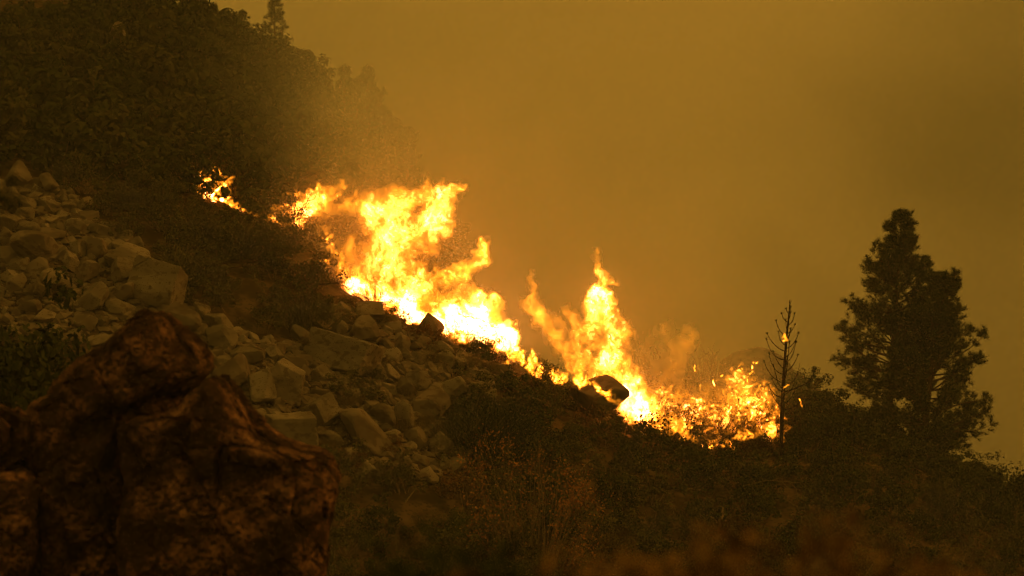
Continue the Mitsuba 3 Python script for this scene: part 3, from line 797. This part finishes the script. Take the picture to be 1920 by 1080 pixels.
# bare and burning brush
BARE = [list(zip(('twigs', 'leaves'), make_twiggy(150 + k, 1.5, 1.1, 34, 7, 'charred_material', 0.019, lean=(-0.25, 0, 0.2)))) for k in range(3)]
BUSHY = [list(zip(('twigs', 'leaves'), make_twiggy(160 + k, 1.5, 1.2, 38, 8, 'charred_material', 0.018, lean=(0.3, 0, 0.2), wisps=8, wmat='rust_leaf_material'))) for k in range(3)]
br = np.random.default_rng(12)
for k, (u, y, s) in enumerate([(1215, 126.5, 1.0), (1245, 127.5, 1.2), (1275, 128.5, 1.3), (1305, 127, 1.1), (1335, 129, 1.35), (1365, 128, 1.1), (1392, 130, 1.4), (1420, 129, 1.3), (1442, 130.5, 1.3), (1290, 131, 1.5), (1350, 132, 1.4), (1405, 127, 0.9), (1440, 127.5, 0.9), (1225, 129, 1.4), (1260, 125.6, 0.9), (1375, 126, 0.8)]):
    x, y, z = stand(u, 0, y)
    plant('burning_shrub', (BUSHY if k % 3 else BARE)[k % 3], x, y, 'thin-twigged shrub alight in the brush fire left of the charred sapling', 'shrub', 'burning shrubs left of the charred sapling', float(br.uniform(-30, 30)), s)
for k, (u, y, s, lab) in enumerate([(400, 130, 1.2, 'burning bush alone on the dark hillside far left'), (440, 130.5, 0.9, 'half-burnt bush right of the burning bush on the far left'), (545, 129, 1.3, 'burning bush with arching twigs left of the tallest flame'), (590, 131, 1.1, 'burning bush whose flame blows to the right, left of the tallest flame')]):
    x, y, z = stand(u, 0, y)
    plant('burning_shrub', BUSHY[k % 3], x, y, lab, 'shrub', None, float(br.uniform(0, 360)), s)
for k, (u, y, s) in enumerate([(1230, 139, 1.6), (1285, 140, 1.9), (1330, 139, 1.5)]):
    x, y, z = stand(u, 0, y)
    plant('bare_shrub', BARE[k % 3], x, y, 'smoke-veiled bare shrub behind the burning brush', 'shrub', 'bare shrubs behind the burning brush', float(br.uniform(0, 360)), s)
for k, (u, y, s) in enumerate([(700, 124.6, 0.7), (760, 124.4, 0.6), (845, 125.2, 0.8), (880, 125.0, 0.9), (910, 125.0, 0.9), (940, 124.8, 0.8), (1030, 124.7, 0.8), (1075, 124.8, 0.9), (1010, 125, 0.7), (1110, 126, 0.9), (650, 124.5, 0.6)]):
    x, y, z = stand(u, 0, y)
    plant('burning_shrub', BARE[k % 3], x, y, 'charred leafless twigs standing in the flames along the crest', 'shrub', 'charred twigs along the burning crest', float(br.uniform(-60, 60)), s)


def dead_branch(pix, r0, label, mat='charred_material', forks=4, seed=0, group=None):
    rg = np.random.default_rng(seed)
    c = np.array([ray(*p) for p in pix])
    t = np.linspace(0, len(c) - 1, 12); i = np.minimum(t.astype(int), len(c) - 2); w = (t - i)[:, None]
    c = c[i] * (1 - w) + c[i + 1] * w + rg.normal(size=(12, 3)) * r0 * 0.7
    key = thing('dead_branch', label, 'branch', group)
    part(key, 'limb', mikit.ply(tube(c, np.linspace(r0, r0 * 0.35, 12), 5), mat))
    for k in range(forks):
        j = rg.integers(3, 11)
        L = np.linalg.norm(c[-1] - c[0])
        part(key, 'twig', mikit.ply(tube(curve(c[j], unit(c[j] - c[j - 2]) + rg.normal(size=3) * 0.6, L * rg.uniform(0.2, 0.45), 5, rg, wob=0.15), np.linspace(r0 * 0.45, r0 * 0.2, 6), 4), mat))


dead_branch([(596, 545, 122.4), (596, 510, 122.4), (590, 478, 122.4), (588, 462, 122.4)], 0.022, 'bare upright twig left of the foot of the tallest flame', seed=1, forks=6)
dead_branch([(590, 535, 122.2), (630, 530, 122.4), (668, 548, 122.6)], 0.03, 'bare branch arching over the left end of the burning crest', seed=2, forks=7)
dead_branch([(655, 577, 123), (690, 568, 123.2), (720, 572, 123.4)], 0.03, 'dark stick lying along the crest under the tallest flame', seed=3)
dead_branch([(860, 590, 124.6), (900, 598, 124.6), (935, 615, 124.6)], 0.035, 'arched dark branch in the white-hot ground fire', seed=4, forks=5)
dead_branch([(850, 640, 124), (880, 625, 124.2), (930, 640, 124.3)], 0.03, 'dark branch at the lower edge of the white-hot ground fire', seed=5, forks=6)
dead_branch([(940, 765, 119), (985, 742, 119.3), (1015, 752, 119.4)], 0.03, 'pale dead branch on the dark brush below the fire', 'pale_twig_material', 7, 6)
dead_branch([(345, 245, 138), (395, 255, 139), (420, 228, 139.5)], 0.035, 'forked pale dead branch on the upper hillside', 'pale_twig_material', 4, 7)
dead_branch([(210, 240, 138), (255, 258, 138.5), (300, 285, 139)], 0.04, 'long pale fallen branch on the upper hillside', 'pale_twig_material', 7, 8)
dead_branch([(345, 318, 129), (372, 310, 129.3), (400, 305, 129.6)], 0.03, 'pale dead branch above the burning bush on the far left', 'pale_twig_material', 5, 9)
dead_branch([(1345, 1010, 113), (1350, 985, 113.2), (1356, 955, 113.3)], 0.09, 'short pale snag standing in the dark lower brush', 'pale_twig_material', 2, 10)
dead_branch([(1400, 910, 119), (1440, 900, 119.2), (1500, 905, 119.3)], 0.025, 'faint bare branch on the dark lower slope right of centre', 'pale_twig_material', 5, 11)

# out-of-focus growth close to the lens
for k, (u, v, y, s, mat) in enumerate([(1180, 1050, 6.6, 0.42, 'r'), (1300, 1026, 6.8, 0.45, 'r'), (1420, 1038, 6.5, 0.40, 'r'), (1570, 1018, 6.7, 0.45, 'r'), (1700, 1056, 6.6, 0.40, 'r'), (740, 1064, 7.0, 0.34, 'd'), (830, 1058, 7.2, 0.34, 'd')]):
    plant('near_shrub', BROWN[k % 2] if mat == 'r' else DARK[k % 5], (u - W / 2) / FPX * y, y, 'blurred rust-brown shrub top at the bottom edge, close to the lens' if mat == 'r' else 'blurred dark green shrub top at the bottom edge, close to the lens', 'shrub', ('rust-brown' if mat == 'r' else 'dark green') + ' blurred shrub tops along the bottom edge', 70 * k, s, z=-(v - H / 2) / FPX * y - 1.42 * s, sink=0)
for k, (u, v, y, s) in enumerate([(-20, 362, 8.4, 0.085)]):
    c = ray(u, v, y)
    plant('near_branch', DARK[k], c[0], y, 'blurred black leafy bough at the left edge, close to the lens', 'branch', None, 0, s, z=c[2] - 0.7 * s, sink=0)
for k, (u, v, w) in enumerate([(-20, 760, 150), (70, 700, 120), (10, 640, 130), (110, 745, 90)]):
    y = 52.0 + k
    c = ray(u, v, y)
    s = w / FPX * y / 1.1
    plant('dark_bush', DARK[k % 3], c[0], y, 'dark bush behind the left shoulder of the mottled boulder', 'bush', 'dark bushes behind the mottled boulder', 50 * k, s, sz=s * 1.5, z=c[2] - 1.6 * s, sink=0)

# ------------------------------------------------------------------ the fire
scene['flame_material'] = {'type': 'mask', 'opacity': 0.012, 'nested': {'type': 'twosided', 'nested': {'type': 'diffuse', 'reflectance': {'type': 'rgb', 'value': [0.05, 0.04, 0.03]}}}}
LEVELS = (('wisp', 0.03, (0.035, 0.010, 0.0004)), ('fringe', 0.08, (0.12, 0.031, 0.001)), ('veil', 0.20, (0.34, 0.082, 0.003)), ('body', 0.42, (1.1, 0.23, 0.012)), ('core', 0.76, (3.4, 0.74, 0.09)), ('heart', 1.5, (6.0, 2.2, 0.6)))


def flame_sheets(spines, y, depth, n, cell, seed, amp, freq, speck, backward):
    """curled sheets of burning gas, one behind the other: {level: Mesh} of the parts that burn dimmer and brighter"""
    P = [(np.array([ray(u, v, y)[[0, 2]] for u, v, _ in s]), np.array([r for *_, r in s]) / FPX * y, w) for s, w in spines]
    allp = np.vstack([p for p, *_ in P]); R = max(r.max() for _, r, _ in P)
    x0, z0 = allp.min(0) - R * 1.3 - 0.1; x1, z1 = allp.max(0) + R * 1.3 + 0.1
    X, Z = np.meshgrid(np.arange(x0, x1, cell), np.arange(z0, z1, cell), indexing='ij')
    out = {}
    nx, nz = X.shape
    i, j = np.meshgrid(np.arange(nx - 1), np.arange(nz - 1), indexing='ij')
    k0 = (i * nz + j).ravel()
    q = np.stack([k0, k0 + nz, k0 + nz + 1, k0 + 1], 1)
    if backward:
        q = q[:, ::-1]
    for k in range(n):
        off = ((k + 0.5) / n - 0.5) * depth
        A = np.stack([X, np.full_like(X, off * 0.6), Z], -1)
        Y = y + off + 0.75 * depth * (meshkit.fbm(A * [1.1, 0, 0.8] + seed + 0.9 * k, 2, 7) - 0.5)
        w1 = meshkit.fbm(A * 1.0 + seed, 3, 11) - 0.5; w2 = meshkit.fbm(A * 1.0 + seed + 31.7, 3, 12) - 0.5
        w5 = meshkit.fbm(A * 0.45 + 2 * seed, 2, 15) - 0.5; w6 = meshkit.fbm(A * 0.45 + 2 * seed + 5, 2, 16) - 0.5
        w3 = meshkit.fbm(A * 3.4 + seed, 2, 13) - 0.5; w4 = meshkit.fbm(A * 3.4 + seed + 9.7, 2, 14) - 0.5
        B = np.stack([X + 0.9 * w1 + 0.45 * w3 + 0.28 * w5, A[..., 1], Z + 0.9 * w2 + 0.45 * w4 + 0.28 * w6], -1)
        env, wt, tot, along, across = np.full(X.shape, -9.0), np.zeros(X.shape), np.full(X.shape, 1e-9), np.zeros(X.shape), np.zeros(X.shape)
        for pi, (p, r, w) in enumerate(P):
            s0 = 7.3 * pi
            for a, b, ra, rb in zip(p[:-1], p[1:], r[:-1], r[1:]):
                ab = b - a
                L = np.hypot(*ab) + 1e-6
                dx, dz = B[..., 0] - a[0], B[..., 2] - a[1]
                tt = (dx * ab[0] + dz * ab[1]) / L ** 2
                t = np.clip(tt, 0, 1)
                rr = ra + (rb - ra) * t
                d2 = (dx - t * ab[0]) ** 2 + (dz - t * ab[1]) ** 2
                e = 1 - (d2 / (1.12 * rr) ** 2) ** 0.62 - 0.4 * (off / (depth * 0.5)) ** 2
                g = np.exp(7 * np.maximum(e, -3))
                tot += g; wt += g * w
                m = e > env
                env[m] = e[m]
                along[m] = s0 + tt[m] * L; across[m] = (dx * ab[1] - dz * ab[0])[m] / L
                s0 += L
        wt /= tot; env = 0.5 * env + 0.5 * np.log(tot) / 7
        # ragged edges and bright filaments, drawn out along the way the gas flows
        C = np.stack([0.27 * along, across, 0.5 * A[..., 1] + 0.25 * along], -1) * freq + seed
        D = np.stack([X + 0.25 * (B[..., 0] - X), 0.6 * A[..., 1], 0.55 * Z + 0.3 * (B[..., 2] - Z)], -1) * freq
        rag = 0.6 * meshkit.fbm(C * 1.3, 4, 21) + 0.4 * meshkit.fbm(D * 2.6 + seed, 4, 22)
        fil = np.clip(1 - np.abs(0.65 * meshkit.fbm(C * 1.5 + 0.08 * k, 4, 23) + 0.35 * meshkit.fbm(D * 1.8 + 0.1 * k, 4, 24) - 0.5) / 0.13, 0, 1)
        gap = meshkit.fbm(D * 0.6 + 0.1 * k + 2 * seed, 3, 27)
        body = np.minimum(env, 0.62) * 1.15 + amp * 2.7 * (rag - 0.5) + amp * 1.5 * (gap - 0.5)
        I = np.clip(body, 0, 1.1) ** 0.8 * (0.13 + 0.85 * fil ** 1.9) * np.clip(0.35 + 5.0 * (gap - 0.42), 0.3, 1.3) * wt
        if speck:
            hi = meshkit.fbm(B * [speck, speck, speck] + seed, 2, 25)
            I = I * np.clip((hi - 0.5) * 9, 0, 1.6)
        I4 = I.ravel()[q].mean(1)
        Vt = np.stack([X, Y, Z], -1).reshape(-1, 3)
        lim = [l[1] for l in LEVELS] + [99]
        for (name, th, _), nxt in zip(LEVELS, lim[1:]):
            sel = (I4 > th) & (I4 <= nxt)
            if sel.any():
                used, inv = np.unique(q[sel], return_inverse=True)
                qq = inv.reshape(-1, 4)
                out.setdefault(name, Mesh()).add(Vt[used], np.vstack([qq[:, [0, 1, 2]], qq[:, [0, 2, 3]]]))
    return out


def fire(name, label, category, spines, y, depth, n, seed, amp=0.55, freq=1.7, gain=1.0, cell=0.05, speck=0, back=3, group=None):
    key = thing(name, label, category, group)
    for side in (False, True):
        m = back if side else n
        if not m:
            continue
        sheets = flame_sheets(spines, y, depth, m, cell if not side else max(0.14, cell), seed, amp, freq, speck, side)
        for level, _, power in LEVELS:
            if level in sheets:
                rad = (np.array(power) * gain * 3.0 / m).tolist()
                part(key, level, mikit.ply(sheets[level].get(), 'flame_material', emitter={'type': 'area', 'radiance': {'type': 'rgb', 'value': rad}}), kind='stuff')
    drop_if_empty(key)


def drop_if_empty(key):
    if not any(k.startswith(key + '__') for k in scene):
        labels.pop(key)


def licks(line, n, hgt, seed, wr=4.0):
    """many short tongues along a line of pixels"""
    rg = np.random.default_rng(seed)
    p = np.array(line, float); t = rg.uniform(0, len(p) - 1, n); i = np.minimum(t.astype(int), len(p) - 2); w = (t - i)[:, None]
    c = p[i] * (1 - w) + p[i + 1] * w + rg.normal(size=(n, 2)) * 2.5
    out = []
    for u, v in c:
        h = hgt * rg.uniform(0.4, 1.2); r = wr * rg.uniform(0.6, 1.3)
        out.append(([(u, v + 2, r), (u + rg.normal() * 3, v - h * 0.5, r * 0.7), (u + rg.normal() * 5, v - h, 1.2)], rg.uniform(0.7, 1.5)))
    return out


fire('flame', 'tallest flame, twisting up from the crest and forking in two at the top', 'flame',
     [([(735, 560, 72), (720, 525, 66), (735, 485, 58), (742, 455, 52), (722, 420, 40), (706, 392, 34), (700, 364, 20)], 1.45),
      ([(704, 372, 22), (735, 362, 18), (770, 362, 12), (800, 362, 14)], 0.8), ([(735, 400, 28), (752, 372, 18), (765, 360, 8)], 0.8),
      ([(745, 470, 50), (782, 455, 38), (806, 432, 28), (815, 400, 26), (826, 374, 27), (846, 360, 15), (866, 352, 4)], 1.5),
      ([(806, 375, 20), (808, 350, 11), (808, 328, 5)], 0.8), ([(690, 545, 36), (668, 505, 20), (656, 478, 15), (660, 446, 7)], 0.6), ([(785, 455, 26), (810, 468, 16)], 0.9)],
     125.6, 2.4, 7, 3.3, amp=1.25, gain=0.7, freq=2.0, cell=0.042)
fire('ground_fire', 'white-hot ground fire along the crest, with one arm curling up to the right', 'fire',
     [([(668, 552, 24), (720, 572, 34), (770, 580, 40), (830, 588, 46), (880, 606, 44), (925, 618, 36), (950, 640, 24), (964, 664, 12)], 3.0),
      ([(795, 560, 34), (840, 535, 30), (872, 512, 20), (896, 497, 14), (913, 482, 12), (914, 462, 6)], 1.2), ([(920, 605, 22), (934, 575, 15), (930, 556, 5)], 1.2), ([(800, 575, 40), (850, 556, 34), (885, 560, 22)], 1.2)],
     125.2, 2.2, 7, 9.1, amp=1.1, gain=1.25, freq=2.0, cell=0.042)
fire('flame', 'right-hand tall flame, leaning left and tapering to a thin detached tip', 'flame',
     [([(1196, 766, 22), (1176, 728, 30), (1154, 688, 38), (1136, 650, 42), (1122, 612, 36), (1126, 575, 22), (1130, 545, 13)], 1.7), ([(1130, 548, 10), (1136, 522, 8), (1124, 505, 7), (1117, 480, 5)], 0.9), ([(1136, 524, 5), (1160, 528, 5)], 0.9),
      ([(1140, 700, 34), (1090, 664, 28), (1045, 628, 20), (1018, 594, 14), (1004, 560, 10), (990, 512, 5)], 0.62), ([(1115, 640, 34), (1080, 602, 22), (1066, 586, 9)], 0.75), ([(1196, 768, 24), (1184, 740, 28), (1172, 715, 22)], 2.2)],
     125.9, 2.2, 7, 17.7, amp=1.2, gain=0.85, freq=2.0, cell=0.042)
fire('ground_fire', 'low broken flames along the crest between the two tall fires', 'fire',
     licks([(950, 655), (965, 675), (1000, 694), (1050, 708), (1085, 702)], 34, 18, 3) + licks([(925, 690), (940, 687)], 3, 8, 4, 3), 124.5, 0.8, 4, 23.0, amp=0.5, freq=3.2, gain=1.1, cell=0.04, back=1)
fire('ground_fire', 'small flames along the near edge of the silhouetted boulder', 'fire',
     licks([(1083, 716), (1110, 724), (1140, 735), (1158, 752), (1172, 772)], 26, 14, 6, 3.2), 122.2, 0.5, 4, 29.0, amp=0.5, freq=3.4, gain=1.0, cell=0.04, back=0)
fire('ground_fire', 'line of small flames under the right-hand tall flame', 'fire',
     licks([(1180, 778), (1220, 790), (1250, 792), (1290, 800)], 22, 22, 7, 5), 125.2, 0.8, 4, 31.0, amp=0.5, freq=3.0, gain=1.0, cell=0.04, back=1)
fire('brush_fire', 'glowing brush fire seen through twigs left of the charred sapling', 'fire',
     [([(1215, 800, 30), (1270, 812, 34), (1320, 822, 34), (1370, 800, 40), (1420, 780, 46), (1440, 800, 30)], 1.0), ([(1400, 740, 34), (1380, 712, 26)], 0.9), ([(1430, 750, 30), (1400, 790, 40)], 1.2), ([(1225, 770, 36), (1265, 760, 34), (1310, 785, 42)], 1.3), ([(1449, 752, 8), (1455, 764, 7)], 3)],
     129.2, 2.4, 6, 37.0, amp=0.8, freq=3.0, gain=1.3, cell=0.04, speck=7.0, back=2)
fire('ground_fire', 'small flames flickering among the dark leafy shrubs below the brush fire', 'fire', licks([(1165, 775), (1200, 798), (1260, 812), (1330, 832), (1390, 826), (1445, 812)], 46, 11, 8, 3.2), 125.0, 0.8, 4, 33.0, amp=0.5, freq=3.4, gain=1.0, cell=0.036, back=0)
fire('brush_fire', 'dull orange glow of flame low in the smoking twigs right of the right-hand tall flame', 'fire', [([(1225, 775, 48), (1265, 735, 52), (1310, 775, 48)], 0.42), ([(1330, 780, 40), (1400, 765, 45)], 0.42), ([(1215, 715, 40), (1250, 670, 44), (1275, 640, 30)], 0.24)], 131.5, 2.0, 5, 39.0, amp=0.9, freq=2.2, gain=0.7, cell=0.05, back=2)
fire('brush_fire', 'small brush fire in the bush alone on the dark hillside far left', 'fire',
     [([(396, 374, 38), (402, 352, 30), (400, 326, 12)], 1.7), ([(408, 382, 28), (432, 396, 20), (462, 408, 12), (500, 415, 8)], 1.6)], 128.6, 1.0, 6, 44.0, amp=0.45, freq=2.8, gain=1.5, cell=0.04, speck=5.0, back=1)
fire('brush_fire', 'brush fire with a flame blowing right, left of the tallest flame', 'fire',
     [([(515, 414, 14), (540, 392, 17), (565, 380, 16), (592, 384, 16), (612, 388, 12)], 1.3), ([(585, 396, 16), (612, 376, 19), (628, 360, 11), (646, 348, 6)], 1.5), ([(522, 412, 14), (555, 404, 17), (575, 414, 7)], 1.2), ([(596, 378, 10), (600, 346, 5)], 1.0), ([(625, 392, 14), (670, 390, 18), (690, 395, 14)], 0.8)],
     129.5, 1.2, 6, 43.0, amp=0.9, freq=2.8, gain=1.25, cell=0.042, back=1)
fire('brush_fire', 'scattered glowing specks in the smoke left of the tallest flame', 'fire', [([(600, 430, 12), (630, 470, 18), (640, 520, 20)], 0.8), ([(610, 455, 10), (600, 500, 8)], 0.7)], 126.5, 1.0, 4, 47.0, amp=0.8, freq=3.0, gain=0.9, cell=0.045, speck=5.5, back=0)
eg = np.random.default_rng(91)
for k in range(26):
    u, v = eg.uniform(1290, 1450), eg.uniform(668, 800)
    r = eg.uniform(1.3, 2.2)
    fire('ember', 'tiny ember glowing in the smoke and twigs of the brush fire by the charred sapling', 'ember', [([(u, v + r * 1.5, r), (u + eg.normal() * 2, v - r, r * 0.6)], 2.4)], 128.2, 0.12, 2, 61.0 + k, amp=0.1, freq=4, gain=1.0, cell=0.028, back=0, group='embers of the brush fire')
for k, (u, v, r, lab) in enumerate([(1475, 627, 4.0, 'small flame burning on the trunk near the top of the charred sapling'), (1475, 729, 2.0, 'spark glowing low on the trunk of the charred sapling'), (1412, 686, 2.2, 'single bright ember drifting in front of the smoke-veiled boulder'), (1504, 755, 1.6, 'tiny ember in the brush right of the charred sapling'), (1311, 729, 2.0, 'slanting ember in the smoke above the brush fire')]):
    fire('ember', lab, 'ember', [([(u, v + r * 1.6, r), (u, v - r, r * 0.6)], 2.0)], 127.0 if k in (0, 1) else 127.5, 0.2, 2, 51.0 + k, amp=0.1, freq=4, gain=1.2, cell=0.03, back=0)

# ------------------------------------------------------------------ smoke
SB0, SB1 = np.array([-60.0, 116.0, -44.0]), np.array([60.0, 290.0, 46.0])
SN = (130, 130, 96)
sx, sy_, sz_ = [np.linspace(a, b, n) for a, b, n in zip(SB0, SB1, SN)]
X, Y, Z = np.meshgrid(sx, sy_, sz_, indexing='ij')


def ss(a, b, x):
    t = np.clip((x - a) / (b - a), 0, 1)
    return t * t * (3 - 2 * t)


Q = np.stack([X, Y, Z], -1)
warp = 7 * (meshkit.fbm(Q * 0.05, 2, 31) - 0.5)
roll = meshkit.fbm(np.stack([X + warp + 0.25 * Z, Y * 0.6, Z - 0.5 * warp], -1) * 0.075, 4, 33)
bank = ss(123, 172, Y + 5 * (roll - 0.5)) * ss(-17, -3, X + 0.02 * (Y - 125)) + ss(190, 240, Y)
PUFF = np.clip(2.4 * meshkit.fbm(Q * 0.55 + 3, 3, 35) - 0.5, 0, 2)
dens = 0.028 * np.clip(bank, 0, 1) * np.clip(0.9 + 6.0 * (roll - 0.5), 0.35, 1.7) * (1 - 0.84 * ss(0.025, 0.165, X / Y))


def puff(u, v, y, r, k):
    global dens
    c = ray(u, v, y)
    d2 = ((X - c[0]) / r) ** 2 + ((Y - c[1]) / (r * 1.3)) ** 2 + ((Z - c[2]) / r) ** 2
    dens = dens + k * np.exp(-d2) * PUFF


for a in ((1230, 690, 129, 2.2, 0.10), (1275, 640, 130, 2.6, 0.08), (1330, 710, 129, 1.8, 0.07), (1210, 590, 130, 3.0, 0.06), (1250, 730, 127.5, 1.4, 0.10), (1400, 680, 135, 3.0, 0.08), (1340, 640, 135, 3.0, 0.06), (615, 470, 126.0, 2.3, 0.16), (640, 520, 125.6, 1.6, 0.16), (640, 420, 127, 2.2, 0.12), (600, 380, 131, 2.6, 0.015), (690, 320, 132, 4.0, 0.02), (880, 420, 132, 3.5, 0.02), (1040, 520, 130, 3.2, 0.02), (830, 460, 126.5, 1.8, 0.10), (880, 420, 127.5, 2.2, 0.08), (700, 320, 128, 2.5, 0.06), (800, 310, 127.5, 2.4, 0.06), (960, 560, 126.3, 1.8, 0.12), (1010, 630, 125.8, 1.4, 0.14), (1190, 610, 127, 2.0, 0.12), (1215, 690, 126.8, 1.6, 0.16), (1250, 700, 127.2, 1.8, 0.16), (1310, 740, 127.8, 1.6, 0.14), (1370, 720, 128.6, 1.8, 0.10), (1060, 560, 126.5, 1.8, 0.08), (700, 230, 131, 3.0, 0.06), (800, 240, 131, 2.6, 0.06), (900, 330, 129, 2.4, 0.07), (960, 260, 132, 3.0, 0.05), (1100, 430, 129, 2.4, 0.07), (1040, 330, 131, 3.0, 0.06), (1230, 520, 129, 2.4, 0.09), (1290, 450, 131, 3.0, 0.06), (760, 270, 134, 5.0, 0.03), (850, 330, 131, 4.0, 0.03), (930, 400, 131, 3.6, 0.03), (960, 560, 129, 2.6, 0.03), (1180, 480, 133, 5.0, 0.03), (1000, 250, 140, 8.0, 0.025), (1270, 560, 133, 4.0, 0.035), (660, 310, 134, 3.0, 0.02)):
    puff(*a)
edge = ss(0, 8, X - SB0[0]) * ss(0, 8, SB1[0] - X) * ss(0, 3, Y - SB0[1]) * ss(0, 25, SB1[1] - Y) * ss(0, 8, Z - SB0[2]) * ss(0, 8, SB1[2] - Z)
dens = np.minimum(HAZE_DENSITY + dens * edge, 0.10)
smoke_grid = mi.VolumeGrid(np.ascontiguousarray(dens.transpose(2, 1, 0)[..., None].astype(np.float32)))
scene['drifting_smoke'] = {'type': 'heterogeneous', 'albedo': {'type': 'rgb', 'value': [0.96, 0.93, 0.84]}, 'phase': {'type': 'hg', 'g': 0.45},
                           'sigma_t': {'type': 'gridvolume', 'grid': smoke_grid, 'filter_type': 'trilinear', 'to_world': T().translate(SB0.tolist()) @ T().scale((SB1 - SB0).tolist())}}
scene['smoke'] = {'type': 'cube', 'to_world': T().translate(((SB0 + SB1) / 2).tolist()) @ T().scale(((SB1 - SB0) / 2).tolist()), 'bsdf': {'type': 'null'},
                  'interior': {'type': 'ref', 'id': 'drifting_smoke'}, 'exterior': {'type': 'ref', 'id': 'smoky_air'}}
labels['smoke'] = dict(label='thick brown smoke rolling up from the fire and filling the valley behind it', category='smoke', kind='stuff')

# ------------------------------------------------------------------ haze
scene['haze'] = {'type': 'cube', 'to_world': T().translate([0, 670, 52]) @ T().scale([1110, 840, 120]), 'bsdf': {'type': 'null'}, 'interior': {'type': 'ref', 'id': 'smoky_air'}}
labels['haze'] = dict(label='brown wildfire smoke haze filling the whole air', category='haze', kind='stuff')
